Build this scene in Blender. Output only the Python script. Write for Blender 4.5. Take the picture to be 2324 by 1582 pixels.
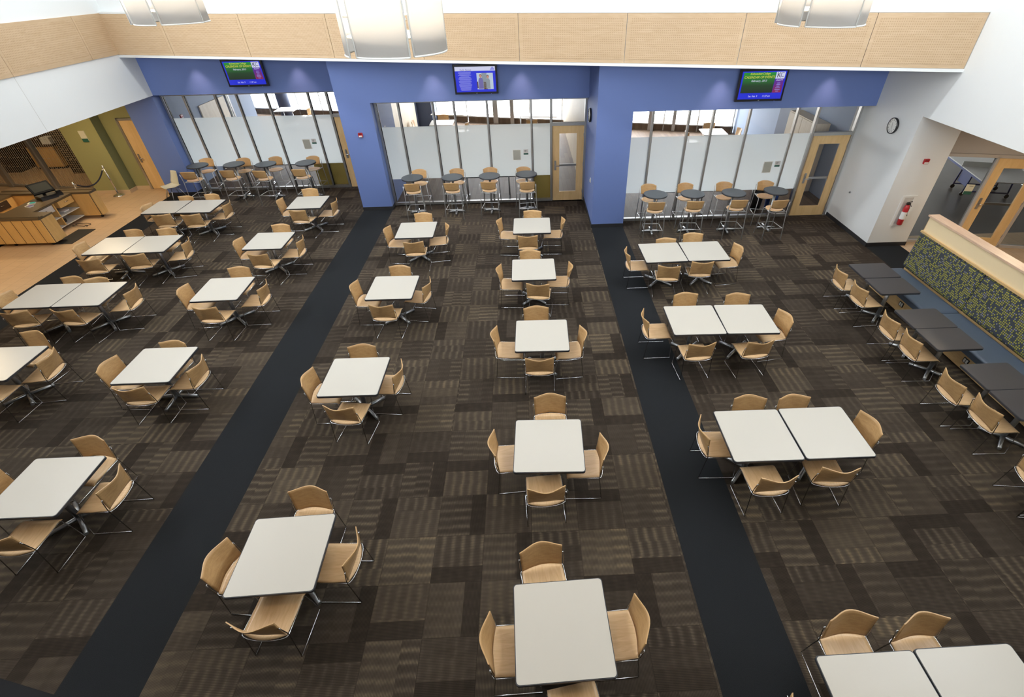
import bpy, math, random
from mathutils import Vector, Matrix
R = math.radians
rnd = random.Random(7)
for o in list(bpy.data.objects): bpy.data.objects.remove(o)
scene = bpy.context.scene
col = scene.collection

# ------------------------------------------------------------------ camera
cam_d = bpy.data.cameras.new('camera'); cam = bpy.data.objects.new('camera', cam_d); col.objects.link(cam)
RT = Vector((0.99907599, -0.0405811, -0.01415423)); UP = Vector((0.03671732, 0.6347388, 0.77185393)); FW = Vector((0.02233844, 0.77166043, -0.63564233))
m = Matrix((RT, UP, -FW)).transposed().to_4x4(); m.translation = Vector((0, 0, 5.6152))
cam.matrix_world = m
cam_d.sensor_width = 36; cam_d.lens = 36 * 1090.28 / 2324
cam_d.shift_x = -(1234.9 - 1162) / 2324; cam_d.shift_y = (826.0 - 791) / 2324
cam_d.clip_start = 0.05; cam_d.clip_end = 200
scene.camera = cam

# ------------------------------------------------------------------ world and main light
w = bpy.data.worlds.new('sky'); scene.world = w; w.use_nodes = True
bg = w.node_tree.nodes['Background']; bg.inputs[0].default_value = (0.92, 0.96, 1.0, 1); bg.inputs[1].default_value = 21.0
scene.view_settings.view_transform = 'Standard'; scene.view_settings.look = 'None'; scene.view_settings.gamma = 1
scene.view_settings.use_curve_mapping = False
scene.view_settings.exposure = -0.31
try:
    cy = scene.cycles; cy.max_bounces = 9; cy.diffuse_bounces = 4; cy.glossy_bounces = 4; cy.transmission_bounces = 6
    cy.transparent_max_bounces = 16; cy.sample_clamp_indirect = 6; cy.caustics_reflective = False; cy.caustics_refractive = False
except Exception: pass

def light(name, kind, loc, power, color=(1, 1, 1), rot=(0, 0, 0), size=1, size_y=None, portal=False, spot=None, blend=.5):
    d = bpy.data.lights.new(name, kind); o = bpy.data.objects.new(name, d); col.objects.link(o)
    o.location = loc; o.rotation_euler = rot; d.energy = power; d.color = color
    if kind == 'AREA':
        d.shape = 'RECTANGLE'; d.size = size; d.size_y = size_y or size
        if portal: d.cycles.is_portal = True
    elif kind == 'SPOT': d.spot_size = spot; d.spot_blend = blend; d.shadow_soft_size = size
    else: d.shadow_soft_size = size
    return o
SLANT = math.atan(-0.2632)
# openings of the hall: slanted skylight strip along the back wall, unseen clerestories added right, left and front to light walls and facade
SKX0, SKX1, SKD0, SKD1 = -10.3, 8.1, -2.35, -1.65      # x range, distance in front of the wood band
def _by(x): return 10.57 + (x - 8.6) * -0.2632
_m = (SKX0 + SKX1) / 2
light('skylight_portal', 'AREA', (_m, _by(_m) + (SKD0 + SKD1) / 2 * 1.034, 8.99), 1, size=(SKX1 - SKX0) * 1.034, size_y=SKD1 - SKD0, portal=True, rot=(0, 0, SLANT))
CR = (3.0, 9.0, 7.0, 8.7); CF = (-10.0, 8.0, 6.0, 8.8); CL = (3.5, 12.5, 6.8, 8.8)
light('added_clerestory_portal', 'AREA', (8.58, (CR[0]+CR[1])/2, (CR[2]+CR[3])/2), 1, size=CR[3]-CR[2], size_y=CR[1]-CR[0], portal=True, rot=(0, R(90), 0))
light('added_clerestory_portal', 'AREA', (-10.78, (CL[0]+CL[1])/2, (CL[2]+CL[3])/2), 1, size=CL[3]-CL[2], size_y=CL[1]-CL[0], portal=True, rot=(0, R(-90), 0))
light('added_clerestory_portal', 'AREA', ((CF[0]+CF[1])/2, -11.98, (CF[2]+CF[3])/2), 1, size=CF[1]-CF[0], size_y=CF[3]-CF[2], portal=True, rot=(R(90), 0, 0))

# ------------------------------------------------------------------ materials
M = {}
class NT:
    def __init__(s, name):
        s.m = bpy.data.materials.new(name); s.m.use_nodes = True; s.t = s.m.node_tree; s.b = s.t.nodes['Principled BSDF']; s.out = s.t.nodes['Material Output']
        M[name] = s.m
    def n(s, typ, **k):
        x = s.t.nodes.new(typ)
        for a, v in k.items(): setattr(x, a, v)
        return x
    def l(s, a, b): s.t.links.new(a, b)
    def val(s, sock, v):
        if isinstance(v, bpy.types.NodeSocket): s.l(v, sock)
        else: sock.default_value = v
    def ma(s, op, a, b=0, c=0):
        x = s.n('ShaderNodeMath', operation=op); s.val(x.inputs[0], a); s.val(x.inputs[1], b); s.val(x.inputs[2], c); return x.outputs[0]
    def pos(s, obj=True):
        tc = s.n('ShaderNodeTexCoord'); return tc.outputs['Object']
    def xyz(s, v):
        x = s.n('ShaderNodeSeparateXYZ'); s.l(v, x.inputs[0]); return x.outputs
    def comb(s, a, b, c=0):
        x = s.n('ShaderNodeCombineXYZ'); s.val(x.inputs[0], a); s.val(x.inputs[1], b); s.val(x.inputs[2], c); return x.outputs[0]
    def mix(s, f, a, b, blend='MIX'):
        x = s.n('ShaderNodeMix', data_type='RGBA', blend_type=blend); s.val(x.inputs[0], f); s.val(x.inputs[6], a); s.val(x.inputs[7], b); return x.outputs[2]
    def fmix(s, f, a, b):
        x = s.n('ShaderNodeMix', data_type='FLOAT'); s.val(x.inputs[0], f); s.val(x.inputs[2], a); s.val(x.inputs[3], b); return x.outputs[0]
    def white(s, v):
        x = s.n('ShaderNodeTexWhiteNoise', noise_dimensions='3D'); s.l(v, x.inputs[0]); return x.outputs[0]
    def noise(s, v, scale, detail=3, rough=.55, dist=0):
        x = s.n('ShaderNodeTexNoise'); s.l(v, x.inputs['Vector']); x.inputs['Scale'].default_value = scale; x.inputs['Detail'].default_value = detail
        x.inputs['Roughness'].default_value = rough; x.inputs['Distortion'].default_value = dist; return x.outputs[0]
    def ramp(s, f, stops):
        x = s.n('ShaderNodeValToRGB'); s.l(f, x.inputs[0]); e = x.color_ramp.elements
        e[0].position, e[0].color = stops[0][0], (*stops[0][1], 1); e[1].position, e[1].color = stops[1][0], (*stops[1][1], 1)
        for p, c in stops[2:]:
            k = e.new(p); k.color = (*c, 1)
        return x.outputs[0]
    def scale(s, v, sc):
        x = s.n('ShaderNodeMapping'); s.l(v, x.inputs[0]); x.inputs['Scale'].default_value = sc; return x.outputs[0]
    def bump(s, h, strength=.2, dist=.01):
        x = s.n('ShaderNodeBump'); x.inputs['Strength'].default_value = strength; x.inputs['Distance'].default_value = dist; s.l(h, x.inputs['Height']); s.l(x.outputs[0], s.b.inputs['Normal'])
    def set(s, color=None, rough=None, metal=None, spec=None):
        if color is not None: s.val(s.b.inputs['Base Color'], color if isinstance(color, bpy.types.NodeSocket) else (*color, 1))
        if rough is not None: s.val(s.b.inputs['Roughness'], rough)
        if metal is not None: s.b.inputs['Metallic'].default_value = metal
        if spec is not None: s.b.inputs['Specular IOR Level'].default_value = spec
        return s
def plain(name, c, rough=.6, metal=0, spec=.5, var=.04, sc=30):
    t = NT(name); n = t.noise(t.pos(), sc, 2)
    c2 = tuple(max(0, x * (1 - var)) for x in c); c3 = tuple(x * (1 + var) for x in c)
    t.set(t.mix(n, (*c2, 1), (*c3, 1)), rough, metal, spec); return t
def wood(name, dark, light_, scale=(1.2, 14, 1.2), rough=.38, sc=2.2):
    t = NT(name); p = t.scale(t.pos(), scale)
    n = t.noise(p, sc, 5, .6, 1.2); n2 = t.noise(t.scale(t.pos(), (6, 90, 6) if scale[1] > scale[0] else (90, 6, 6)), 2, 3)
    f = t.ma('ADD', t.ma('MULTIPLY', n, .75), t.ma('MULTIPLY', n2, .25))
    t.set(t.ramp(f, [(.3, dark), (.7, light_)]), rough, 0, .4); return t

plain('white_laminate', (.55, .52, .455), .32, 0, .5, .015, 200)
plain('dark_edge', (.03, .033, .04), .5)
plain('charcoal_laminate', (.047, .043, .045), .42, 0, .5, .12, 400)
plain('slate_laminate', (.052, .062, .072), .4, 0, .5, .1, 300)
wood('seat_ply_lit', (.60, .38, .19), (.76, .53, .30), (14, 1.6, 3), .30)  # seat ply lightened and desaturated for the cool skylight falling on it
wood('back_ply_shaded', (.45, .265, .11), (.60, .385, .18), (3, 3, 14), .36)  # same ply coloured darker and more orange, away from the top light
plain('chrome', (.66, .67, .69), .24, 1)
plain('stool_metal', (.56, .56, .56), .38, .55)
plain('plate_beige', (.40, .40, .34), .6)
plain('rail_black', (.012, .012, .013), .9, 0, .05)
plain('dark_wire', (.34, .33, .32), .22, 1)
plain('brushed_grey', (.42, .43, .44), .38, .9)
plain('aluminium', (.50, .50, .49), .35, .85)
plain('chrome_satin', (.62, .56, .48), .45, .3)
plain('dull_black', (.014, .015, .018), .8, 0, .1)
plain('dull_screen', (.04, .045, .045), .8, 0, .1)
plain('black_plastic', (.012, .012, .014), .3)
plain('black_rubber', (.012, .012, .012), .6)
plain('blue_paint', (.135, .195, .43), .62, 0, .3, .02, 120)
plain('blue_grey_paint', (.30, .37, .50), .6, 0, .3, .02, 80)
plain('navy_paint', (.07, .09, .15), .6)
plain('white_paint', (.80, .82, .815), .6, 0, .3, .01, 60)
plain('taupe_paint', (.46, .42, .385), .65, 0, .3, .02)
plain('olive_paint', (.30, .29, .13), .65, 0, .3, .03)
plain('olive_painted_shade', (.20, .215, .11), .65, 0, .3, .03)  # same olive, darkened to put shade into the side face
plain('ceiling_paint', (.82, .83, .83), .8)
plain('cream_panel', (.86, .70, .44), .5, 0, .3, .015)
plain('blue_vinyl', (.075, .098, .135), .42, 0, .5, .05)
plain('red_plastic', (.42, .02, .025), .35)
plain('white_plastic', (.78, .78, .74), .3)
plain('cream_shell', (.62, .60, .47), .2, 0, .6)
plain('green_label', (.02, .10, .07), .5)
plain('gold_panel', (.50, .37, .09), .5)
plain('parapet_grey', (.075, .078, .078), .85, 0, .1)
plain('bright_yellow', (.85, .75, .02), .5)
plain('teal_card', (.02, .35, .38), .5)
plain('purple_card', (.16, .13, .28), .5)
plain('blue_bin', (.01, .06, .30), .4)
plain('table_blue', (.008, .022, .13), .5)
plain('rope_navy', (.012, .015, .035), .8)
plain('grey_storage', (.62, .60, .57), .6)
plain('dark_brown', (.05, .03, .018), .6)
plain('granite', (.115, .085, .05), .3, 0, .5, .7, 500)
plain('black_edge', (.02, .02, .02), .5)
plain('dark_concrete', (.06, .06, .058), .35, 0, .5, .25, 1.5)
plain('paper', (.82, .82, .80), .7)
plain('skirting', (.02, .02, .022), .55)
plain('tan_base', (.56, .42, .27), .6)
plain('shade_fabric', (.9, .9, .88), .9)
wood('maple_door', (.66, .43, .19), (.80, .56, .28), (3, 3, .5), .35)
wood('cart_wood', (.62, .38, .13), (.74, .48, .19), (4, 4, .6), .4)
wood('pale_panel', (.66, .56, .42), (.80, .72, .58), (5, 5, .5), .45)
wood('cap_wood', (.60, .40, .27), (.74, .54, .39), (12, 1.2, 2), .4)
wood('bench_wood', (.58, .38, .17), (.70, .49, .24), (2, 1.2, 9), .4)

# acoustic veneer: maple with rows of small perforations (a pattern of the panel itself)
def acoustic(name, perf):
    t = NT(name); p = t.scale(t.pos(), (1.1, 1.1, 7)); n = t.noise(p, 2.0, 5, .6, 1.5)
    c = t.ramp(n, [(.3, (.50, .355, .215)), (.72, (.57, .42, .27))])
    if perf:
        u, _, v = t.xyz(t.pos())[:3]
        a = t.ma('FRACT', t.ma('DIVIDE', u, .04)); b = t.ma('FRACT', t.ma('DIVIDE', v, .04))
        d = t.ma('ADD', t.ma('POWER', t.ma('SUBTRACT', a, .5), 2), t.ma('POWER', t.ma('SUBTRACT', b, .5), 2))
        hole = t.ma('LESS_THAN', d, .055)
        c = t.mix(t.ma('MULTIPLY', hole, .55), c, (.30, .18, .09, 1))
    t.set(c, .5, 0, .3)
acoustic('veneer_frame', False); acoustic('veneer_perforated', True)

# carpet tiles: quarter-turned squares with dashed bars and fine ribs
def carpet():
    t = NT('carpet_tiles'); x, y, z = t.xyz(t.pos())[:3]; S = .61
    px = t.ma('DIVIDE', t.ma('ADD', x, .10), S); py = t.ma('DIVIDE', t.ma('ADD', y, .25), S)
    ix = t.ma('FLOOR', px); iy = t.ma('FLOOR', py); fx = t.ma('FRACT', px); fy = t.ma('FRACT', py)
    ch = t.ma('FLOORED_MODULO', t.ma('ADD', ix, iy), 2)
    u = t.fmix(ch, fx, fy); v = t.fmix(ch, fy, fx)     # u along the bars
    rt = t.white(t.comb(ix, iy, 3)); r1 = t.white(t.comb(ix, iy, 5)); r2 = t.white(t.comb(ix, iy, 7)); r3 = t.white(t.comb(ix, iy, 9))
    uu = t.fmix(t.ma('GREATER_THAN', r1, .5), u, t.ma('SUBTRACT', 1, u))
    small = t.ma('GREATER_THAN', uu, .68); dark = t.ma('MULTIPLY', small, t.ma('GREATER_THAN', r3, .5))
    seg = t.ma('FLOOR', t.ma('MULTIPLY', uu, 3.1)); rs = t.white(t.comb(ix, iy, t.ma('ADD', seg, 20)))
    wob = t.noise(t.comb(t.ma('MULTIPLY', x, 3), t.ma('MULTIPLY', y, 3), rt), 3, 2)
    ph = t.ma('ADD', t.ma('MULTIPLY', v, 2 * math.pi * 5), t.ma('ADD', t.ma('MULTIPLY', rs, 2.2), t.ma('MULTIPLY', wob, 1.3)))
    bars = t.ma('POWER', t.ma('ADD', .5, t.ma('MULTIPLY', t.ma('SINE', ph), .5)), 1.8)
    rb = t.white(t.comb(t.ma('ADD', ix, t.ma('MULTIPLY', seg, 7.3)), iy, t.ma('ADD', t.ma('FLOOR', t.ma('MULTIPLY', v, 5)), 50)))
    amp = t.fmix(small, t.ma('ADD', .10, t.ma('MULTIPLY', t.ma('POWER', r2, 1.2), .62)), .62)
    amp = t.ma('MULTIPLY', amp, t.ma('SUBTRACT', 1, t.ma('MULTIPLY', dark, .85)))
    lit = t.ma('MULTIPLY', t.ma('MULTIPLY', bars, amp), t.ma('ADD', .6, t.ma('MULTIPLY', rb, .6)))
    tone = t.ma('MULTIPLY', t.ma('ADD', t.ma('ADD', .10, t.ma('MULTIPLY', rt, .28)), t.ma('MULTIPLY', rs, .12)), t.ma('SUBTRACT', 1, t.ma('MULTIPLY', dark, .75)))
    f = t.ma('ADD', tone, t.ma('MULTIPLY', lit, .54))
    c = t.ramp(f, [(0, (.0235, .0175, .0130)), (1, (.175, .132, .080)), (.33, (.050, .0390, .0295)), (.62, (.092, .072, .050))])
    wv = t.fmix(ch, x, y)
    rib = t.ma('SINE', t.ma('MULTIPLY', wv, 2 * math.pi / .0150))
    k = t.ma('MULTIPLY', t.ma('MULTIPLY', rib, .42), t.ma('ADD', .5, lit))
    c = t.mix(1, c, t.comb(t.ma('ADD', 1, k), t.ma('ADD', 1, k), t.ma('ADD', 1, k)), 'MULTIPLY')
    n = t.noise(t.pos(), 9, 3); c = t.mix(1, c, t.ramp(n, [(.3, (.88, .88, .88)), (.7, (1.1, 1.1, 1.1))]), 'MULTIPLY')
    e = t.ma('MINIMUM', t.ma('MINIMUM', fx, t.ma('SUBTRACT', 1, fx)), t.ma('MINIMUM', fy, t.ma('SUBTRACT', 1, fy)))
    c = t.mix(t.ma('MULTIPLY', t.ma('LESS_THAN', e, .012), .35), c, (.02, .015, .012, 1))
    t.set(c, .95, 0, .1)
carpet()
t = NT('black_carpet'); n = t.noise(t.pos(), 260, 2); t.set(t.ramp(n, [(.35, (.0095, .0105, .012)), (.7, (.026, .028, .031))]), .97, 0, .1)
# honey stone tiles in a running bond
t = NT('stone_tiles'); v = t.n('ShaderNodeTexBrick'); mp = t.n('ShaderNodeMapping'); t.l(t.pos(), mp.inputs[0]); mp.inputs['Rotation'].default_value = (0, 0, R(90)); t.l(mp.outputs[0], v.inputs['Vector'])
v.inputs['Scale'].default_value = 1; v.inputs['Brick Width'].default_value = .6; v.inputs['Row Height'].default_value = .3; v.inputs['Mortar Size'].default_value = .005
v.inputs['Color1'].default_value = (.52, .36, .215, 1); v.inputs['Color2'].default_value = (.58, .41, .25, 1); v.inputs['Mortar'].default_value = (.25, .17, .10, 1)
n = t.noise(t.scale(t.pos(), (1, 6, 1)), 2, 4); t.set(t.mix(.5, v.outputs[0], t.mix(n, (.44, .30, .18, 1), (.64, .47, .30, 1))), .42, 0, .4)
# grey-brown plank floor
t = NT('plank_floor'); v = t.n('ShaderNodeTexBrick'); mp = t.n('ShaderNodeMapping'); t.l(t.pos(), mp.inputs[0]); mp.inputs['Rotation'].default_value = (0, 0, R(90)); t.l(mp.outputs[0], v.inputs['Vector'])
v.inputs['Scale'].default_value = 1; v.inputs['Brick Width'].default_value = 1.2; v.inputs['Row Height'].default_value = .15; v.inputs['Mortar Size'].default_value = .003
v.inputs['Color1'].default_value = (.115, .078, .053, 1); v.inputs['Color2'].default_value = (.165, .115, .08, 1); v.inputs['Mortar'].default_value = (.08, .05, .03, 1)
t.set(v.outputs[0], .55, 0, .12)
# booth fabric: slate ground with scattered mustard and grey lozenges
t = NT('booth_fabric'); x, y, z = t.xyz(t.pos())[:3]; C = .034
a = t.ma('DIVIDE', y, C); b = t.ma('DIVIDE', z, C); ia = t.ma('FLOOR', a); ib = t.ma('FLOOR', b)
da = t.ma('ABSOLUTE', t.ma('SUBTRACT', t.ma('FRACT', a), .5)); db = t.ma('ABSOLUTE', t.ma('SUBTRACT', t.ma('FRACT', b), .5))
sh = t.ma('LESS_THAN', t.ma('ADD', t.ma('POWER', da, 3), t.ma('POWER', db, 3)), .045); r = t.white(t.comb(ia, ib, 1))
c = t.mix(t.ma('MULTIPLY', sh, t.ma('GREATER_THAN', r, .45)), (.05, .058, .072, 1), (.33, .32, .05, 1))
c = t.mix(t.ma('MULTIPLY', sh, t.ma('MULTIPLY', t.ma('GREATER_THAN', r, .30), t.ma('LESS_THAN', r, .42))), c, (.21, .215, .26, 1)); t.set(c, .8, 0, .2)
# stacked stone of the servery wall
t = NT('stacked_stone'); v = t.n('ShaderNodeTexBrick'); t.l(t.scale(t.pos(), (1, 1, 1)), v.inputs['Vector']); mp = t.n('ShaderNodeMapping'); t.l(t.pos(), mp.inputs[0]); mp.inputs['Rotation'].default_value = (R(90), 0, 0); t.l(mp.outputs[0], v.inputs['Vector'])
v.inputs['Scale'].default_value = 1; v.inputs['Brick Width'].default_value = .22; v.inputs['Row Height'].default_value = .07
v.inputs['Color1'].default_value = (.11, .085, .05, 1); v.inputs['Color2'].default_value = (.24, .19, .12, 1); v.inputs['Mortar'].default_value = (.02, .015, .01, 1); t.set(v.outputs[0], .8)

def glassmat(name, frost=False, tint=(1, 1, 1)):
    t = NT(name); t.t.nodes.remove(t.b)
    tr = t.n('ShaderNodeBsdfTransparent'); tr.inputs[0].default_value = (*tint, 1)
    gl = t.n('ShaderNodeBsdfGlossy'); gl.inputs['Roughness'].default_value = .02 if not frost else .05
    fr = t.n('ShaderNodeFresnel'); fr.inputs[0].default_value = 1.45
    base = tr.outputs[0]
    if frost:
        df = t.n('ShaderNodeBsdfDiffuse'); df.inputs[0].default_value = (.72, .80, .80, 1)
        tl = t.n('ShaderNodeBsdfTranslucent'); tl.inputs[0].default_value = (.90, .95, .94, 1)
        m1 = t.n('ShaderNodeMixShader'); m1.inputs[0].default_value = .80; t.l(df.outputs[0], m1.inputs[1]); t.l(tl.outputs[0], m1.inputs[2])
        m2 = t.n('ShaderNodeMixShader'); m2.inputs[0].default_value = .88; t.l(tr.outputs[0], m2.inputs[1]); t.l(m1.outputs[0], m2.inputs[2]); base = m2.outputs[0]
    mx = t.n('ShaderNodeMixShader'); t.l(fr.outputs[0], mx.inputs[0]); t.l(base, mx.inputs[1]); t.l(gl.outputs[0], mx.inputs[2]); t.l(mx.outputs[0], t.out.inputs[0])
glassmat('clear_glass'); glassmat('frosted_film', True); glassmat('smoked_glass', False, (.55, .56, .55))
def translucent(name, c, f):
    t = NT(name); t.t.nodes.remove(t.b)
    d = t.n('ShaderNodeBsdfDiffuse'); d.inputs[0].default_value = (*c, 1); tl = t.n('ShaderNodeBsdfTranslucent'); tl.inputs[0].default_value = (*c, 1)
    mx = t.n('ShaderNodeMixShader'); mx.inputs[0].default_value = f; t.l(d.outputs[0], mx.inputs[1]); t.l(tl.outputs[0], mx.inputs[2]); t.l(mx.outputs[0], t.out.inputs[0])
translucent('lamp_acrylic', (.95, .94, .92), .72); translucent('lamp_light_stop', (.8, .78, .72), .25); translucent('roller_shade', (.92, .94, .93), .7)
def emit(name, c, s=1.0):
    t = NT(name); t.b.inputs['Base Color'].default_value = (.02, .02, .02, 1); t.b.inputs['Emission Color'].default_value = (*c, 1); t.b.inputs['Emission Strength'].default_value = s
    t.b.inputs['Roughness'].default_value = .3; return t
emit('scr_blue', (.005, .02, .75), 1.0); emit('scr_white', (.72, .74, .95), 1.0); emit('scr_yellow', (.75, .72, .10), 1.0); emit('scr_black', (.01, .01, .03), 1.0)
emit('scr_lavender', (.30, .32, .85), 1.0); emit('scr_skin', (.6, .28, .22), 1.0); emit('scr_grey', (.28, .33, .38), 1.0); emit('scr_purple', (.16, .14, .42), 1.0); emit('scr_navy', (.05, .06, .25), 1.0); emit('scr_brown', (.12, .06, .02), 1)
emit('scr_pale', (.55, .66, .80), 1); emit('warm_diffuser', (1, .82, .55), 6.0); emit('led_blue', (.3, .3, 1), 2)
def grad(name, stops):
    t = emit(name, (0, 0, 0)); z = t.xyz(t.pos())[2]; f = t.ma('DIVIDE', t.ma('ADD', z, .30), .60)
    t.l(t.ramp(f, stops), t.b.inputs['Emission Color'])
grad('scr_green', [(.1, (.004, .006, .004)), (1, (.01, .36, .03)), (.5, (.006, .05, .012))])
grad('scr_redblue', [(.15, (.32, .012, .02)), (.85, (.03, .02, .55)), (.5, (.16, .01, .22))])

# ------------------------------------------------------------------ mesh builder
class MB:
    def __init__(s): s.v = []; s.f = []; s.m = []; s.mats = []; s.sm = []
    def mi(s, mat):
        if mat not in s.mats: s.mats.append(mat)
        return s.mats.index(mat)
    def face(s, pts, mat, smooth=False):
        b = len(s.v); s.v += [tuple(p) for p in pts]; s.f.append(tuple(range(b, b + len(pts)))); s.m.append(s.mi(mat)); s.sm.append(smooth)
    def idx(s, verts, faces, mat, smooth=False):
        b = len(s.v); s.v += [tuple(p) for p in verts]; k = s.mi(mat)
        for f in faces: s.f.append(tuple(i + b for i in f)); s.m.append(k); s.sm.append(smooth)
    def box(s, x0, x1, y0, y1, z0, z1, mat, rot=None):
        P = [(x, y, z) for z in (z0, z1) for y in (y0, y1) for x in (x0, x1)]
        if rot: P = [tuple(rot @ Vector(p)) for p in P]
        s.idx(P, [(0, 2, 3, 1), (4, 5, 7, 6), (0, 1, 5, 4), (2, 6, 7, 3), (0, 4, 6, 2), (1, 3, 7, 5)], mat); return s
    def prism(s, pts, z0, z1, mat, smooth=False):
        n = len(pts); V = [(x, y, z0) for x, y in pts] + [(x, y, z1) for x, y in pts]
        s.idx(V, [tuple(range(n))[::-1], tuple(range(n, 2 * n))], mat); s.idx(V, [(i, (i + 1) % n, (i + 1) % n + n, i + n) for i in range(n)], mat, smooth); return s
    def tube(s, path, r, mat, n=8, closed=False):
        P = [Vector(p) for p in path]; k = len(P); rings = []
        rr = r if isinstance(r, (list, tuple)) else [r] * k
        pn = None
        for i in range(k):
            if closed: d = P[(i + 1) % k] - P[i - 1]
            else: d = P[min(i + 1, k - 1)] - P[max(i - 1, 0)]
            d.normalize()
            if pn is None:
                a = Vector((0, 0, 1)) if abs(d.z) < .9 else Vector((1, 0, 0)); pn = d.cross(a).normalized()
            pn = (pn - d * pn.dot(d)).normalized(); q = d.cross(pn)
            rings.append([P[i] + (pn * math.cos(2 * math.pi * j / n) + q * math.sin(2 * math.pi * j / n)) * rr[i] for j in range(n)])
        V = [v for g in rings for v in g]; F = []
        for i in range(k if closed else k - 1):
            for j in range(n):
                a = i * n; b = ((i + 1) % k) * n; F.append((a + j, a + (j + 1) % n, b + (j + 1) % n, b + j))
        s.idx(V, F, mat, True)
        if not closed: s.idx(V, [tuple(range(n))[::-1], tuple(range((k - 1) * n, k * n))], mat)
        return s
    def lathe(s, prof, mat, n=28, c=(0, 0), cap=True):
        V = [(c[0] + r * math.cos(2 * math.pi * j / n), c[1] + r * math.sin(2 * math.pi * j / n), z) for r, z in prof for j in range(n)]
        F = [(i * n + j, i * n + (j + 1) % n, (i + 1) * n + (j + 1) % n, (i + 1) * n + j) for i in range(len(prof) - 1) for j in range(n)]
        s.idx(V, F, mat, True)
        if cap: s.idx(V, [tuple(range(n))[::-1], tuple(range((len(prof) - 1) * n, len(prof) * n))], mat)
        return s
    def shell(s, fn, nu, nv, thick, mat, smooth=True):
        """closed thin shell: fn(u,v)->Vector, thick a vector or fn(u,v)->vector"""
        G = [[Vector(fn(i / nu, j / nv)) for i in range(nu + 1)] for j in range(nv + 1)]
        off = thick if callable(thick) else (lambda u, v: Vector(thick))
        H = [[G[j][i] + Vector(off(i / nu, j / nv)) for i in range(nu + 1)] for j in range(nv + 1)]
        N = (nu + 1) * (nv + 1); V = [p for r in G for p in r] + [p for r in H for p in r]; ix = lambda i, j: j * (nu + 1) + i
        F = []
        for j in range(nv):
            for i in range(nu):
                q = (ix(i, j), ix(i + 1, j), ix(i + 1, j + 1), ix(i, j + 1)); F += [q, tuple(a + N for a in q[::-1])]
        s.idx(V, F, mat, smooth)
        E = [(ix(i, 0), ix(i + 1, 0)) for i in range(nu)] + [(ix(nu, j), ix(nu, j + 1)) for j in range(nv)] + [(ix(i + 1, nv), ix(i, nv)) for i in range(nu - 1, -1, -1)] + [(ix(0, j + 1), ix(0, j)) for j in range(nv - 1, -1, -1)]
        s.idx(V, [(b, a, a + N, b + N) for a, b in E], mat); return s
    def build(s, name, parent=None, loc=None, rotz=0):
        me = bpy.data.meshes.new(name); me.from_pydata(s.v, [], s.f)
        for k in s.mats: me.materials.append(M[k])
        me.polygons.foreach_set('material_index', s.m); me.polygons.foreach_set('use_smooth', s.sm); me.update()
        import bmesh
        b = bmesh.new(); b.from_mesh(me); bmesh.ops.remove_doubles(b, verts=b.verts, dist=1e-5); bmesh.ops.recalc_face_normals(b, faces=b.faces) if not getattr(s, 'open', False) else None; b.to_mesh(me); b.free()
        o = bpy.data.objects.new(name, me); col.objects.link(o)
        if parent: o.parent = parent
        if loc: o.location = loc
        o.rotation_euler.z = rotz
        return o
def tag(o, label=None, cat=None, group=None, kind=None):
    if label: o['label'] = label
    if cat: o['category'] = cat
    if group: o['group'] = group
    if kind: o['kind'] = kind
    return o
def empty(name, loc=(0, 0, 0), rz=0):
    o = bpy.data.objects.new(name, None); col.objects.link(o); o.location = loc; o.rotation_euler = (0, 0, rz); o.empty_display_size = .1; return o
def struct(mb, name, parent=None):
    o = mb.build(name, parent)
    if not parent: o['kind'] = 'structure'
    return o
def copy_tree(o, parent=None, kids=None):
    c = o.copy(); col.objects.link(c); c.parent = parent
    for ch in kids[o.name] if kids and o.name in kids else [x for x in bpy.data.objects if x.parent == o]: copy_tree(ch, c)
    return c
def rrect(w_, d, r, n=4):
    pts = []
    for cx, cy, a0 in ((w_/2-r, d/2-r, 0), (-w_/2+r, d/2-r, 90), (-w_/2+r, -d/2+r, 180), (w_/2-r, -d/2+r, 270)):
        for k in range(n + 1): a = R(a0 + 90 * k / n); pts.append((cx + r * math.cos(a), cy + r * math.sin(a)))
    return pts
def text(body, size, mat, parent, loc, name='lettering', align='CENTER', ext=.001, sx=1, shear=0, rot=(R(90), 0, 0)):
    c = bpy.data.curves.new(name, 'FONT'); c.body = body; c.size = size; c.align_x = align; c.align_y = 'CENTER'; c.extrude = ext; c.shear = shear; c.materials.append(M[mat])
    o = bpy.data.objects.new(name, c); col.objects.link(o); o.parent = parent; o.location = loc; o.rotation_euler = rot; o.scale = (sx, 1, 1); return o

# ------------------------------------------------------------------ building shell
SL = -0.2632                                        # slope of the slanted building line
def by(x): return 10.57 + (x - 8.6) * SL             # wood band line
WX0, WX1 = -10.8, 8.6
FY = (16.25, 14.48, 12.73); GY = (16.63, 14.86, 13.15)   # facade fronts and glass planes of the three bays
PX = (-4.98, -4.1, 1.76, 2.64)
HB, ZS = 2.91, 3.97                                  # header underside, soffit
fl = MB()
def fq(x0, x1, y0, y1, mat): fl.face([(x0, y0, 0), (x1, y0, 0), (x1, y1, 0), (x0, y1, 0)], mat)
XS = [-10.98, PX[0], PX[1], PX[2], PX[3], 8.6, 9.5]
fq(-11.76, -10.98, -4, 16.7, 'black_carpet'); fq(XS[0], XS[1], -4, GY[0], 'carpet_tiles'); fq(PX[0], PX[1], -4, 14.8, 'black_carpet')
fq(PX[1], PX[2], -4, GY[1], 'carpet_tiles'); fq(PX[2], PX[3], -4, 13.0, 'black_carpet'); fq(PX[3], 8.6, -4, GY[2], 'carpet_tiles'); fq(8.6, 9.5, -4, 11.5, 'black_carpet')
fq(-24, -11.76, -4, 20.7, 'stone_tiles'); fq(9.5, 16, -4, 11.6, 'stone_tiles')
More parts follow.
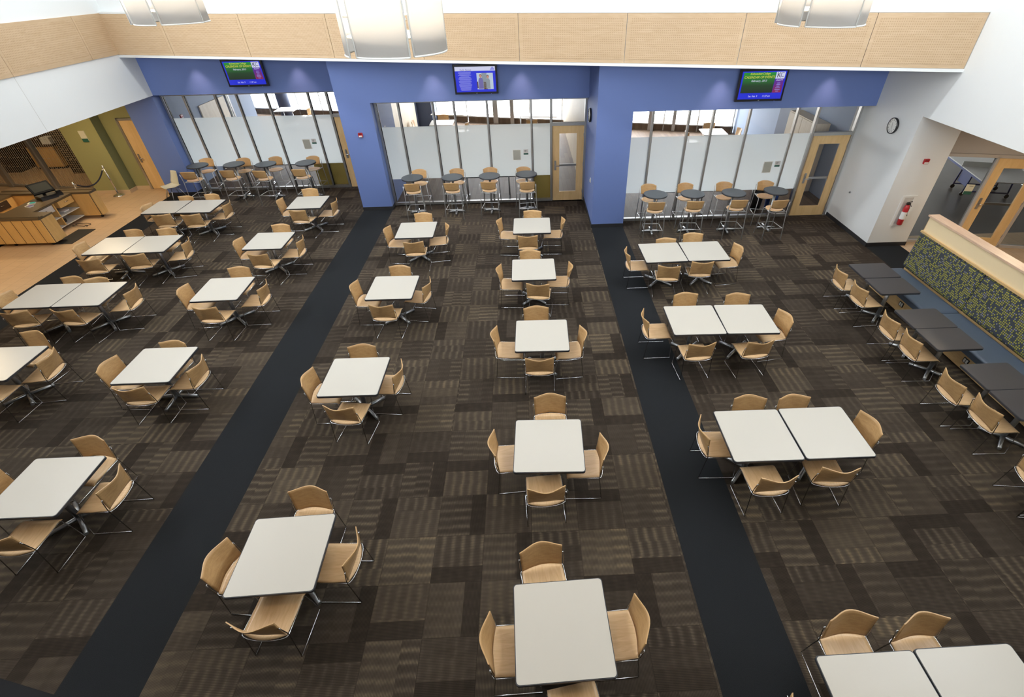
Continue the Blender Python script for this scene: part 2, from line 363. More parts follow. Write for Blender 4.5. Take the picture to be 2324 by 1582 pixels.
fl.face([(9.6, 11.35, -.004), (16, 9.84, -.004), (16, 22, -.004), (9.6, 22, -.004)], 'dark_concrete')
fq(-11.76, PX[0]+.2, GY[0], 28.6, 'plank_floor'); fq(-14.2, -11.76, 20.7, 28.6, 'plank_floor'); fl.face([(PX[0]+.2, GY[0], 0), (PX[0]+.2, GY[1]-.1, 0), (PX[2], GY[1]-.1, 0), (PX[2], 26.4, 0), (PX[0]+.2, 27, 0)], 'plank_floor'); fq(PX[2], 9.3, GY[2], 25, 'plank_floor')
fl.open = True
struct(fl, 'floor')
# flip nothing: floor is a single sheet on grade

b = MB()   # blue sawtooth facade
b.box(-11.76, -10.85, FY[0], 17.0, 0, HB, 'blue_paint'); b.box(WX0-.95, PX[0]+.05, FY[0], GY[0]+.1, HB, ZS, 'blue_paint')
b.box(PX[0], PX[1], FY[1], GY[0]+.1, 0, ZS, 'blue_paint'); b.box(PX[1], PX[2]+.02, FY[1], GY[1]+.1, HB, ZS, 'blue_paint')
b.box(PX[2], PX[3], FY[2], GY[1]+.1, 0, ZS, 'blue_paint'); b.box(PX[3], WX1, FY[2], GY[2]+.1, HB, ZS, 'blue_paint')
struct(b, 'wall_back')
b = MB()
for x0, x1, y in ((-11.76, -10.84, FY[0]), (PX[0], PX[1], FY[1]), (PX[2], PX[3], FY[2])): b.box(x0-.008, x1+.008, y-.012, y+.01, 0, .1, 'skirting')
b.box(-10.852, -10.838, FY[0], GY[0]-.05, 0, .1, 'skirting'); b.box(PX[1], PX[1]+.012, FY[1], GY[1]-.05, 0, .1, 'skirting'); b.box(PX[2]-.012, PX[2], FY[2], GY[1]-.05, 0, .1, 'skirting')
struct(b, 'baseboard_back')
b = MB()   # upper back wall with its capping ledge
def oblique(mb, x0, x1, d0, d1, z0, z1, mat):
    y = lambda x, d: by(x) + d * 1.034
    P = [(x0, y(x0, d0)), (x1, y(x1, d0)), (x1, y(x1, d1)), (x0, y(x0, d1))]
    mb.prism(P, z0, z1, mat)
oblique(b, WX0, WX1, .10, .3, 4.84, 9.0, 'white_paint'); oblique(b, WX0, WX1, -.03, .3, 4.88, 4.92, 'white_paint')
oblique(b, WX0, WX1, .0, .3, 3.95, 4.9, 'white_paint'); oblique(b, WX0, WX1, -.04, .02, 3.93, 3.985, 'white_paint')
struct(b, 'wall_back_upper')
b = MB(); b.face([(WX0-.2, by(WX0), ZS), (WX1, by(WX1), ZS), (WX1, 13.3, ZS), (PX[2], 13.3, ZS), (PX[2], 15, ZS), (PX[0], 15, ZS), (PX[0], 17, ZS), (WX0-.2, 17, ZS)], 'ceiling_paint'); b.open = True
struct(b, 'ceiling_soffit')
ang = math.atan(SL)
def seams(xs, name, origin, rz, seglen, n0, n1):
    pass
tr = empty('trim_1', (WX0, by(WX0), 0), ang); tr['kind'] = 'structure'
xs = [WX0, -9.06, -6.83, -4.56, -2.30, -.05, 2.227, 4.503, 6.806, WX1]
k = math.sqrt(1 + SL * SL)
for a, c in zip(xs, xs[1:]):
    u0, u1 = (a - WX0) * k + .006, (c - WX0) * k - .006
    b = MB(); b.box(u0, u1, -.03, .0, 3.99, 4.875, 'veneer_frame'); b.box(u0+.07, u1-.07, -.034, -.03, 4.06, 4.80, 'veneer_perforated'); b.build('panel', tr)
tr2 = empty('trim_2', (WX0, by(WX0), 0), R(-90)); tr2['kind'] = 'structure'
ys = [by(WX0), 14.62, 12.17, 9.72, 7.27, 4.8, 2.3, -.2]
for a, c in zip(ys, ys[1:]):
    u0, u1 = by(WX0) - a + .006, by(WX0) - c - .006
    b = MB(); b.box(u0, u1, 0, .03, 4.0, 4.89, 'veneer_frame'); b.box(u0+.07, u1-.07, .03, .034, 4.07, 4.82, 'veneer_perforated'); b.build('panel', tr2)
b = MB()   # left wall: white fascia and wall over the servery opening
[b.box(WX0-.25, WX0, *q, 'white_paint') for q in ((-12.2, FY[0], HB, CL[2]), (-12.2, CL[0], CL[2], CL[3]), (CL[1], FY[0], CL[2], CL[3]), (-12.2, FY[0], CL[3], 9))]
struct(b, 'wall_left')
b = MB(); b.box(WX0, WX0+.004, 12.19, 12.196, HB, 3.99, 'grey_storage'); struct(b, 'trim_3')
b = MB()   # right wall and the block beside the corridor
b.box(WX1, WX1+1.02, 11.07, GY[2]+.3, 0, 3.03, 'white_paint'); [b.box(WX1, WX1+.3, *q, 'white_paint') for q in ((-12.2, GY[2]+.3, 3.03, CR[2]), (-12.2, CR[0], CR[2], CR[3]), (CR[1], GY[2]+.3, CR[2], CR[3]), (-12.2, GY[2]+.3, CR[3], 9))]
struct(b, 'wall_right')
b = MB(); b.box(WX1-.012, WX1+1.03, 11.058, 11.07, 0, .1, 'skirting'); b.box(WX1-.012, WX1, 11.06, GY[2]-.04, 0, .1, 'skirting'); struct(b, 'baseboard_right')
b = MB(); [b.box(q[0], q[1], -12.2, -12, q[2], q[3], 'white_paint') for q in ((WX0-.25, WX1+.3, 0, CF[2]), (WX0-.25, CF[0], CF[2], CF[3]), (CF[1], WX1+.3, CF[2], CF[3]), (WX0-.25, WX1+.3, CF[3], 9))]; struct(b, 'wall_front')
b = MB(); b.prism([(WX0, -12), (WX1, -12), (WX1, -.05-.26*WX1), (WX0, -.05-.26*WX0)], 3.65, 3.9, 'ceiling_paint'); struct(b, 'floor_balcony')
b = MB(); b.box(WX0-.25, WX1+.3, -4.2, -4, 0, 3.65, 'taupe_paint'); struct(b, 'wall_under_balcony')
b = MB()   # high ceiling with the slanted skylight opening
k_ = 1.034
def cy_(x, d): return by(x) + d * k_
A, B_ = WX0 - .3, WX1 + .3
b.prism([(A, -12.2), (B_, -12.2), (B_, cy_(B_, SKD0)), (A, cy_(A, SKD0))], 9, 9.25, 'ceiling_paint'); b.prism([(A, cy_(A, SKD1)), (B_, cy_(B_, SKD1)), (B_, 17.5), (A, 17.5)], 9, 9.25, 'ceiling_paint')
b.prism([(A, cy_(A, SKD0)), (SKX0, cy_(SKX0, SKD0)), (SKX0, cy_(SKX0, SKD1)), (A, cy_(A, SKD1))], 9, 9.25, 'ceiling_paint'); b.prism([(SKX1, cy_(SKX1, SKD0)), (B_, cy_(B_, SKD0)), (B_, cy_(B_, SKD1)), (SKX1, cy_(SKX1, SKD1))], 9, 9.25, 'ceiling_paint')
struct(b, 'ceiling')
b = MB()
for i in range(0, 13): x = SKX0 + (SKX1 - SKX0) * i / 12; b.prism([(x-.03, cy_(x, SKD0)), (x+.03, cy_(x, SKD0)), (x+.03, cy_(x, SKD1)), (x-.03, cy_(x, SKD1))], 9.02, 9.12, 'aluminium')
struct(b, 'window_4')
b = MB()
for i in range(0, 8): y = CR[0] + (CR[1] - CR[0]) * i / 7; b.box(WX1+.1, WX1+.18, y-.03, y+.03, CR[2], CR[3], 'aluminium')
struct(b, 'window_9')  # bars of the unseen right clerestory, added to brighten the left wall
b = MB()
for i in range(0, 10): x = CF[0] + (CF[1] - CF[0]) * i / 9; b.box(x-.03, x+.03, -12.14, -12.06, CF[2], CF[3], 'aluminium')
struct(b, 'window_10')  # bars of the unseen front clerestory, added to light the facade
b = MB()
for i in range(0, 8): y = CL[0] + (CL[1] - CL[0]) * i / 7; b.box(WX0-.18, WX0-.1, y-.03, y+.03, CL[2], CL[3], 'aluminium')
struct(b, 'window_11')  # bars of the unseen left clerestory, added as side light for the hall
b = MB()   # outer enclosure of the servery and the corridor
b.box(-24.2, -24, -4, 24, 0, 3.4, 'dark_brown'); b.box(-24, -11.9, 20.2, 20.4, 0, 3.4, 'dark_brown'); b.box(-24, WX0-.25, -4.2, -4, 0, 3.4, 'taupe_paint'); b.box(-12.0, -11.8, 17.1, 20.4, 0, 3.4, 'dark_brown')
struct(b, 'wall_servery')
b = MB(); b.box(-24, WX0-.25, -4, 22.2, 3.2, 3.35, 'ceiling_paint'); struct(b, 'ceiling_servery')
b = MB(); b.box(WX1+.3, 16, -4, 11.4, 3.03, 3.15, 'ceiling_paint'); b.box(9.62, 16, 9.5, 22, 3.03, 3.15, 'ceiling_paint'); struct(b, 'ceiling_corridor')
b = MB(); b.box(16, 16.2, -4, 22, 0, 3.2, 'taupe_paint'); b.box(9.62, 16, 21.8, 22, 0, .5, 'white_paint'); b.box(9.3, 9.5, 13.4, 22, 0, 3.02, 'white_paint'); b.box(8.9, 16, -4.2, -4, 0, 3.1, 'taupe_paint'); struct(b, 'wall_corridor')

# olive walls, stone base and the door left of the blue column
b = MB(); b.box(-14.34, -13.26, 16.62, 17.3, 0, 3.2, 'olive_paint'); b.box(-13.262, -13.255, 16.62, 16.99, 0, 3.2, 'olive_painted_shade')
b.box(-13.27, -12.76, 16.99, 17.2, 0, 3.2, 'olive_paint'); b.box(-12.76, -11.7, 16.99, 17.2, 2.2, 3.2, 'olive_paint')
struct(b, 'wall_olive')
b = MB(); b.box(-14.34, -13.25, 16.60, 16.62, 0, .11, 'tan_base'); b.box(-13.255, -13.235, 16.60, 16.99, 0, .11, 'tan_base'); b.box(-13.25, -12.78, 16.97, 16.99, 0, .11, 'tan_base'); struct(b, 'baseboard_olive')
def handle_mb(x, y, z, d=1, n=-1):
    h = MB(); h.box(x-.028, x+.028, y + n*.012, y, z-.13, z+.13, 'brushed_grey'); h.tube([(x, y + n*.01, z), (x, y + n*.06, z), (x + d*.03, y + n*.065, z), (x + d*.13, y + n*.06, z)], .011, 'chrome'); return h
dr = empty('door_1', (-12.74, 16.97, 0)); dr['kind'] = 'structure'
b = MB(); b.box(0, 1.02, -.03, .04, 2.13, 2.19, 'aluminium'); b.box(-.03, .03, -.03, .04, 0, 2.19, 'aluminium'); b.build('door_frame', dr)
b = MB(); b.box(.035, .98, 0, .04, .01, 2.13, 'maple_door'); b.build('door_leaf', dr); handle_mb(.11, 0, 1.0).build('door_handle', dr)

# ------------------------------------------------------------------ glazed partitions with frosted film
def glazing(idx, mull, y, xd0, xd1, last_gold):
    root = empty('window_%d' % idx, (0, y, 0)); root['kind'] = 'structure'
    x0, x1 = mull[0], mull[-1]; FR = 'aluminium'
    b = MB(); b.box(x0, x1, -.05, .05, 0, .075, FR); b.box(x0, xd1, -.05, .05, 2.83, 2.90, FR); b.box(xd0-.02, xd1, -.05, .05, 2.155, 2.235, FR); b.box(xd1-.005, xd1+.05, -.05, .05, 0, 2.9, FR); b.build('frame', root)
    for i, x in enumerate(mull):
        wd = .045 if 0 < i < len(mull)-1 else .06
        b = MB(); b.box(x-wd/2, x+wd/2, -.055, .05, .0, 2.86, FR); b.box(x+wd/2, x+wd/2+.014, -.02, .03, .075, 2.83, 'black_rubber'); b.build('mullion', root)
    for a, c in zip(mull, mull[1:]):
        b = MB()
        for z0, z1, mt in ((.07, .78, 'clear_glass'), (.78, 2.22, 'frosted_film'), (2.22, 2.84, 'clear_glass')): b.face([(a, 0, z0), (c, 0, z0), (c, 0, z1), (a, 0, z1)], mt)
        b.open = True; b.build('pane', root)
    b = MB(); b.face([(xd0, 0, 2.23), (xd1, 0, 2.23), (xd1, 0, 2.84), (xd0, 0, 2.84)], 'clear_glass'); b.open = True; b.build('transom_pane', root)
def glass_door(idx, x0, x1, y, hx, hd, origin=None, rz=0, gz=(.28, 1.945), pm='clear_glass'):
    dr = empty('door_%d' % idx, origin or (0, y, 0), rz); dr['kind'] = 'structure'
    gx0, gx1 = x0 + .2, x1 - .2 
    b = MB()
    b.box(x0, gx0, -.022, .022, .01, 2.15, 'maple_door'); b.box(gx1, x1, -.022, .022, .01, 2.15, 'maple_door'); b.box(gx0, gx1, -.022, .022, .01, gz[0], 'maple_door'); b.box(gx0, gx1, -.022, .022, gz[1], 2.15, 'maple_door'); b.build('door_leaf', dr)
    b = MB(); b.face([(gx0, 0, gz[0]), (gx1, 0, gz[0]), (gx1, 0, gz[1]), (gx0, 0, gz[1])], pm); b.open = True; b.build('glass_lite', dr)
    h = handle_mb(hx, -.022, 1.06, hd); h.box(hx-.02, hx+.02, -.045, -.02, 1.08, 1.2, 'brushed_grey'); h.build('door_handle', dr)
    q = MB(); q.box(gx0-.02, gx1+.02, .03, .07, 1.02, 1.075, 'aluminium'); q.build('push_bar', dr)
    for z in (.28, 1.08, 1.9): q = MB(); q.box(x1-.012, x1+.012, -.034, -.02, z-.05, z+.05, 'aluminium'); q.build('hinge', dr)
    return dr
glazing(1, [-10.81, -10.18, -9.25, -8.62, -7.74, -6.5, -5.95], GY[0], -5.92, -5.0, 2)
glazing(2, [-4.07, -3.46, -2.52, -1.94, -1.03, .19, .75], GY[1], .78, 1.71, 1)
glazing(3, [2.66, 3.23, 4.15, 4.77, 5.69, 6.91, 7.44], GY[2], 7.5, 8.50, 0)
glass_door(2, -5.90, -5.0, GY[0], -5.80, 1); glass_door(3, .79, 1.70, GY[1], .87, 1); glass_door(4, 7.53, 8.49, GY[2], 7.62, 1)
def sign_pair(xa, xb, y, lab1, lab2):
    b = MB(); b.box(xa, xa+.235, y-.012, y-.003, 1.24, 1.53, 'grey_storage'); b.box(xa-.004, xa+.239, y-.018, y-.012, 1.235, 1.535, 'white_plastic'); b.box(xa+.012, xa+.223, y-.020, y-.018, 1.252, 1.518, 'plate_beige')
    tag(b.build('notice_board'), lab1, 'notice board', 'notice plates on the glass walls')
    b = MB(); b.box(xb, xb+.14, y-.014, y-.003, 1.39, 1.535, 'grey_storage'); b.box(xb, xb+.14, y-.016, y-.014, 1.39, 1.432, 'green_label')
    for i in range(3): b.box(xb+.03, xb+.09-.01*i, y-.016, y-.014, 1.505-.02*i, 1.511-.02*i, 'black_plastic')
    tag(b.build('room_sign'), lab2, 'sign', 'room signs on the glass walls')
sign_pair(-7.085, -6.80, GY[0], 'pale blank plate fixed to the frosted glass of the left room', 'small room sign with green foot on the glass of the left room')
sign_pair(-.375, -.06, GY[1], 'pale blank plate fixed to the frosted glass of the middle room', 'small room sign with green foot on the glass of the middle room')
sign_pair(6.385, 6.69, GY[2], 'pale blank plate fixed to the frosted glass of the right room', 'small room sign with green foot on the glass of the right room')

# ------------------------------------------------------------------ rooms behind the glass
def ey(x): return 24.5 + x * -0.27
b = MB(); b.box(-11.4, -11.2, GY[0]+.3, 22.7, 0, 2.95, 'blue_grey_paint'); b.box(-14.2, -14.0, 20.7, 28.4, 0, 2.95, 'blue_grey_paint'); b.box(-14.0, -11.4, 20.62, 20.8, 0, 2.95, 'blue_grey_paint'); b.box(-10.86, -10.78, GY[0], GY[0]+.35, 0, 2.95, 'blue_grey_paint'); struct(b, 'wall_room_left')
b = MB(); b.box(-5.0, -4.86, GY[0]+.1, 25.7, 0, 3.1, 'navy_paint'); b.box(-4.86, -4.82, 15.2, 23.8, 0, 2.95, 'pale_panel'); b.box(-4.86, -4.15, GY[1]+.1, 16.1, 0, 2.95, 'white_paint'); b.box(-4.86, -4.2, 24.4, 25.6, 0, 2.95, 'navy_paint'); struct(b, 'wall_room_middle')
b = MB(); b.box(1.78, 1.9, GY[1]+.1, 24.0, 0, 3.1, 'pale_panel'); struct(b, 'wall_room_right')
b = MB(); b.box(9.0, 9.2, GY[2]+.3, 22.9, 0, 2.95, 'blue_grey_paint'); b.box(8.62, 9.0, GY[2]+.3, GY[2]+.4, 0, 2.95, 'blue_grey_paint'); b.box(8.97, 9.0, 17.0, 18.3, 0, 2.95, 'navy_paint'); struct(b, 'wall_room_end')  # navy panel colours in the darkness of a hallway recess
b = MB(); b.prism([(-11.5, GY[0]+.1), (PX[1], GY[0]+.1), (PX[1], GY[1]+.1), (PX[3], GY[1]+.1), (PX[3], GY[2]+.1), (9.3, GY[2]+.1), (9.3, ey(9.3)+.3), (-14.2, ey(-14.2)+.3), (-14.2, 20.7), (-11.5, 20.7)], 2.95, 3.1, 'ceiling_paint'); struct(b, 'ceiling_rooms')
n = 5
for (xa, xb) in ((-13.95, -5.0), (-4.2, 1.78), (1.9, 8.95)):
    root = empty('window_%d' % n, (0, 0, 0)); root['kind'] = 'structure'; n += 1
    a = math.atan(-0.27); kx = math.cos(a); L = (xb - xa) / kx; root.location = (xa, ey(xa), 0); root.rotation_euler.z = a
    b = MB(); b.box(0, L, -.06, .06, .0, .24, 'plank_floor'); b.box(0, L, -.1, .06, .24, .28, 'aluminium'); b.box(0, L, -.06, .06, 2.82, 2.95, 'aluminium'); q = int(L / 1.25)
    for px_ in {(-4.2): (-1.42, -1.2, -.62, -.45), 1.9: (5.47, 5.71, 6.47, 6.6)}.get(xa, ()):
        if px_ in (-1.42, -.62, 5.47, 6.47): pa = px_
        else: b.box((pa-xa)/kx, (px_-xa)/kx, -.12, .06, 0, 2.9, 'aluminium')
    b.build('frame', root)
    for i in range(q + 1): x = .05 + (L - .1) * i / q; b = MB(); b.box(x-.022, x+.022, -.06, .06, 0, 2.95, 'white_plastic'); b.build('mullion', root)
    for i in range(q):
        x = .05 + (L-.1) * i / q; x2 = .05 + (L-.1) * (i + 1) / q; b = MB(); b.face([(x, 0, .28), (x2, 0, .28), (x2, 0, 2.82), (x, 0, 2.82)], 'clear_glass'); b.open = True; b.build('pane', root)
    light('window_portal', 'AREA', (xa + (xb-xa)/2, ey((xa+xb)/2) - .12, 1.5), 1, size=L, size_y=2.7, portal=True, rot=(R(-90), 0, a))
# outside the windows: pale snowy ground
b = MB(); b.face([(-40, 25, -.15), (30, 22, -.15), (30, 60, -.15), (-40, 60, -.15)], 'paper'); b.open = True; struct(b, 'ground_outside')
b = MB(); b.lathe([(.28, 0), (.28, 2.95)], 'navy_paint', 24); o = b.build('column', None, (-11.8, 26.9, 0)); o['kind'] = 'structure'

def slab_table(loc, L, W, rz, label, group=None, top='white_plastic', z=.74, castor=True):
    t = empty('folding_table', loc, rz)
    tag(t, label, 'table', group)
    b = MB(); b.prism(rrect(L, W, .03), z-.03, z, top); b.build('tabletop', t)
    for s in (-1, 1):
        b = MB(); x = s * (L/2 - .25); b.tube([(x, -W/2+.05, .03), (x, W/2-.05, .03)], .02, 'brushed_grey'); b.tube([(x, 0, .03), (x, 0, z-.03)], .022, 'brushed_grey')
        b.tube([(x, -W/2+.05, .0), (x, -W/2+.05, .05)], .02, 'black_plastic'); b.tube([(x, W/2-.05, .0), (x, W/2-.05, .05)], .02, 'black_plastic'); b.build('leg', t)
    return t
slab_table((-3.15, 23.5, 0), 1.85, .55, R(-8), 'long folding table by the bright windows, left one in the middle room', 'folding tables inside the glazed rooms')
slab_table((.5, 22.8, 0), 1.85, .55, R(-8), 'long folding table by the bright windows, right one in the middle room', 'folding tables inside the glazed rooms')
slab_table((-3.42, 21.9, 0), .95, .85, 0, 'square white table seen over the frosted film in the middle room')
slab_table((7.15, 19.4, 0), .9, .9, R(-3), 'square white table seen over the frosted film in the right room')
slab_table((-11.0, 25.2, 0), .9, .9, 0, 'square table seen over the frosted film in the left room')
slab_table((-1.2, 15.29, 0), 1.8, .6, 0, 'folding table just behind the middle glass wall', 'folding tables inside the glazed rooms', 'slate_laminate')
slab_table((-8.1, 17.07, 0), 1.8, .6, 0, 'folding table just behind the left glass wall', 'folding tables inside the glazed rooms', 'slate_laminate')
slab_table((4.4, 13.60, 0), 1.8, .6, 0, 'folding table just behind the right glass wall', 'folding tables inside the glazed rooms', 'slate_laminate')
b = MB(); b.box(-7.0, -5.99, 16.72, 17.2, .02, .79, 'gold_panel'); tag(b.build('low_cabinet'), 'low cabinet with olive gold back behind the left glass wall', 'cabinet')
b = MB(); b.box(.22, .72, 14.95, 15.4, .02, .79, 'gold_panel'); tag(b.build('low_cabinet'), 'low cabinet with olive gold back behind the middle glass wall', 'cabinet')
def bin_(x, y, body, label):
    t = empty('waste_bin', (x, y, 0)); tag(t, label, 'bin'); b = MB(); b.lathe([(.15, 0), (.19, .72)], body, 20); b.build('body', t); b = MB(); b.lathe([(.20, .72), (.20, .76), (.12, .80)], 'black_plastic' if body != 'black_plastic' else body, 20); b.build('lid', t)
bin_(6.75, 13.75, 'black_plastic', 'black waste bin behind the right glass wall'); bin_(7.2, 13.75, 'blue_bin', 'blue recycling bin behind the right glass wall')
b = MB(); b.box(-11.2, -11.16, 18.85, 20.6, .02, 2.13, 'pale_panel'); b.box(-11.2, -11.15, 20.75, 20.95, .02, 2.2, 'white_plastic'); b.box(-11.15, -11.14, 20.83, 20.88, .1, 2.15, 'black_plastic'); o = struct(b, 'door_5')
cb = empty('tall_cabinet', (8.88, 15.9, 0)); tag(cb, 'tall pale cabinet with ring pulls in the right room', 'cabinet')
b = MB(); b.box(-.3, .1, -.9, .9, 0, 1.98, 'pale_panel'); b.build('body', cb)
for s in (-1, 1): b = MB(); b.box(-.32, -.3, -.88 if s < 0 else .01, -.01 if s < 0 else .88, .05, 1.95, 'pale_panel'); b.tube([(-.34, s*.07 + .05*math.cos(a), 1.35 + .05*math.sin(a)) for a in [i*math.pi/6 for i in range(12)]], .006, 'black_plastic', 6, True); b.build('door', cb)

# ------------------------------------------------------------------ corridor end wall on the right (slanted)
Q0 = Vector((9.62, 11.35, 0)); a2 = math.atan(-0.2263)
b = MB(); rt_ = Matrix.Translation(Q0) @ Matrix.Rotation(a2, 4, 'Z'); b.box(-.02, 6.5, 0, .15, 2.19, 3.05, 'taupe_paint', rt_); struct(b, 'wall_corridor_end')
wn = empty('window_8', Q0, a2); wn['kind'] = 'structure'
b = MB(); b.box(0, 6.4, -.05, .05, 2.12, 2.19, 'taupe_paint'); b.box(0, 1.22, -.05, .05, 0, .06, 'taupe_paint'); b.box(2.27, 6.4, -.05, .05, 0, .06, 'taupe_paint')
for x in (1.20, 2.26, 4.1): b.box(x, x+.05, -.05, .05, 0, 2.15, 'taupe_paint')
b.build('frame', wn)
for x0, x1 in ((0, 1.2), (2.31, 4.1), (4.15, 6.4)): b = MB(); b.face([(x0, 0, .06), (x1, 0, .06), (x1, 0, 2.12), (x0, 0, 2.12)], 'smoked_glass'); b.open = True; b.build('pane', wn)
glass_door(6, 1.255, 2.255, 0, 1.345, 1, Q0, a2, (.22, 1.90), 'smoked_glass')
sg = empty('room_sign', Q0 + Vector((.98*math.cos(a2), .98*math.sin(a2), 0)), a2); tag(sg, 'cream room sign with green foot on the dark glass by the corridor door', 'sign')
b = MB(); b.box(-.09, .08, -.03, -.012, 1.27, 1.50, 'cream_shell'); b.build('plate', sg); b = MB(); b.box(-.09, .08, -.032, -.03, 1.27, 1.345, 'green_label'); b.box(-.03, .05, -.032, -.03, 1.46, 1.468, 'black_plastic'); b.build('label_strip', sg)
pp = empty('table_tennis_table', (14.08, 14.45, 0), R(74.3)); tag(pp, 'blue-framed table tennis table with net behind the dark corridor glass', 'table')
b = MB(); b.box(-1.37, 1.37, -.76, .76, .735, .76, 'grey_storage'); b.build('tabletop', pp)  # top coloured pale to stand for window glare on it
b = MB(); b.box(-1.37, 1.37, -.76, -.73, .68, .735, 'table_blue'); b.box(-1.37, 1.37, .73, .76, .68, .735, 'table_blue'); b.build('apron', pp)
for x in (-.35, .35):
    b = MB(); b.tube([(x, -.6, .1), (x, -.55, .7)], .022, 'table_blue'); b.tube([(x, .6, .1), (x, .55, .7)], .022, 'table_blue'); b.tube([(x, -.6, .14), (x, .6, .14)], .022, 'table_blue'); b.build('leg_frame', pp)
    for y in (-.6, .6): q = MB(); q.tube([(x-.02, y, .06), (x+.02, y, .06)], .06, 'black_rubber', 14); q.build('caster', pp)
b = MB(); b.box(-.01, .01, -.8, .8, .76, .91, 'white_plastic'); b.build('net', pp)
b = MB(); b.box(-.3, .3, .53, .56, .25, .6, 'table_blue'); b.build('side_panel', pp)

# ------------------------------------------------------------------ booth bench
BX, BY0, BY1 = 8.15, 1.45, 9.15
bench = empty('booth_bench', (0, 0, 0)); tag(bench, 'long upholstered booth with blue seat and mustard checked back on the right', 'bench')
b = MB(); b.box(BX+.05, BX+.22, BY0, BY1, 0, 1.60, 'bench_wood'); b.build('back_wall', bench)
b = MB(); b.box(BX+.035, BX+.05, BY0+.02, BY1-.03, 1.31, 1.59, 'cream_panel'); b.build('cream_panel', bench)
b = MB(); b.box(BX+.0, BX+.05, BY0, BY1, 1.27, 1.31, 'bench_wood'); b.build('ledge', bench)
b = MB(); b.box(BX+.01, BX+.235, BY0, BY1+.012, 1.60, 1.632, 'cap_wood'); tag(b.build('cap'), None); bpy.data.objects['cap'].parent = bench
b = MB(); b.box(7.56, BX+.05, BY0, BY1-.03, .03, .33, 'bench_wood'); b.build('base', bench)
b = MB(); b.box(7.60, BX+.05, BY0, BY1-.05, 0, .06, 'skirting'); b.build('plinth', bench)
ysm = [BY1, 7.35, 5.5, 3.65, BY0]
for y1, y0 in zip(ysm, ysm[1:]):
    def sf(u, v, y0=y0, y1=y1):
        x = 7.5 + u * .66; e = min(u, 1-u, .12) / .12; ev = min(v, 1-v, .02) / .02
        return (x, y0 + .004 + (y1 - y0 - .008) * v, .455 - .03 * (1 - math.sqrt(max(0, 1-(1-e)**2))) - .02 * (1 - ev))
    b = MB(); b.shell(sf, 24, 60, lambda u, v, f=sf: (0, 0, .33 - f(u, v)[2]), 'blue_vinyl'); b.build('seat_cushion', bench)
    def bf(u, v, y0=y0, y1=y1):
        z = .47 + .79 * u; e = min(u, 1-u, .08) / .08; ev = min(v, 1-v, .02) / .02; pf = math.sqrt(max(0, 1-(1-e)**2))
        return (BX + .045 * u + .03 - .05 * pf - .012 * ev, y0 + .004 + (y1-y0-.008) * v, z)
    b = MB(); b.shell(bf, 16, 60, lambda u, v, f=bf: (BX + .062 - f(u, v)[0], 0, 0), 'booth_fabric'); b.build('back_cushion', bench)
for y in (8.05, 6.21, 4.37, 2.53):
    b = MB(); b.box(7.545, 7.562, y-.06, y+.06, .17, .26, 'black_plastic'); b.box(7.542, 7.546, y-.045, y-.008, .18, .25, 'white_plastic'); b.box(7.542, 7.546, y+.008, y+.045, .18, .25, 'white_plastic'); o = b.build('outlet', bench)

# ------------------------------------------------------------------ tables
ORD = {'nearest': 'nearest'}
KIDS = {}
def register(root): KIDS[root] = [x for x in bpy.data.objects if x.parent == root]
def dup(root, loc, rz, label, group, extra=None):
    c = root.copy(); col.objects.link(c); c.location = loc; c.rotation_euler = (0, 0, rz)
    for ch in KIDS[root]: d = ch.copy(); col.objects.link(d); d.parent = c
    c['label'] = label; c['group'] = group
    return c
def cross_base(b, n, r, rad, z=.0, off=45, mat='brushed_grey'): pass
def make_table(name, w_, d, top, edge, foot, off, hgt=.74, round_=False, cat='table'):
    t = empty(name); tag(t, None, cat)
    pts = [(w_/2*math.cos(2*math.pi*i/40), w_/2*math.sin(2*math.pi*i/40)) for i in range(40)] if round_ else rrect(w_, d, .035)
    sm = round_
    ins = [(x*(1-.008/w_*2), y*(1-.008/w_*2)) for x, y in pts]
    b = MB(); b.prism(ins, hgt-.004, hgt, top, sm); b.build('tabletop', t)
    b = MB(); b.prism(pts, hgt-.034, hgt-.0035, edge, sm); b.build('edge_band', t)
    b = MB(); b.tube([(0, 0, .03), (0, 0, hgt-.05)], .036 if not round_ else .032, 'brushed_grey', 16); b.tube([(-.18, 0, hgt-.045), (.18, 0, hgt-.045)], .014, 'dark_edge', 6); b.tube([(0, -.18, hgt-.045), (0, .18, hgt-.045)], .014, 'dark_edge', 6); b.build('column', t)
    for k in range(4):
        a = R(off + 90*k); c, s = math.cos(a), math.sin(a)
        b = MB(); b.tube([(0, 0, .055), (c*foot*.5, s*foot*.5, .045), (c*foot, s*foot, .034)], [.03, .028, .026], 'brushed_grey', 12); b.tube([(c*(foot-.03), s*(foot-.03), 0), (c*(foot-.03), s*(foot-.03), .03)], .013, 'black_plastic', 8); b.build('foot', t)
    KIDS[t] = [x for x in bpy.data.objects if x.parent == t]
    return t
T45 = make_table('dining_table', .914, .914, 'white_laminate', 'dark_edge', .35, 45)
T0 = make_table('dining_table', .914, .914, 'white_laminate', 'dark_edge', .35, 0)
TK = make_table('booth_table', .77, .60, 'charcoal_laminate', 'dark_edge', .30, 45)
TR_ = make_table('bar_table', .61, .61, 'slate_laminate', 'dark_edge', .24, 5, 1.05, True)
used = set()
def place(proto, loc, rz, label, group):
    if proto not in used:
        used.add(proto); proto.location = loc; proto.rotation_euler = (0, 0, rz); proto['label'] = label; proto['group'] = group; return proto
    return dup(proto, loc, rz, label, group)
COLN = {'C': 'centre column', 'B': 'third column from left', 'A': 'second column from left', 'G': 'far left paired column', 'D': 'right paired column'}
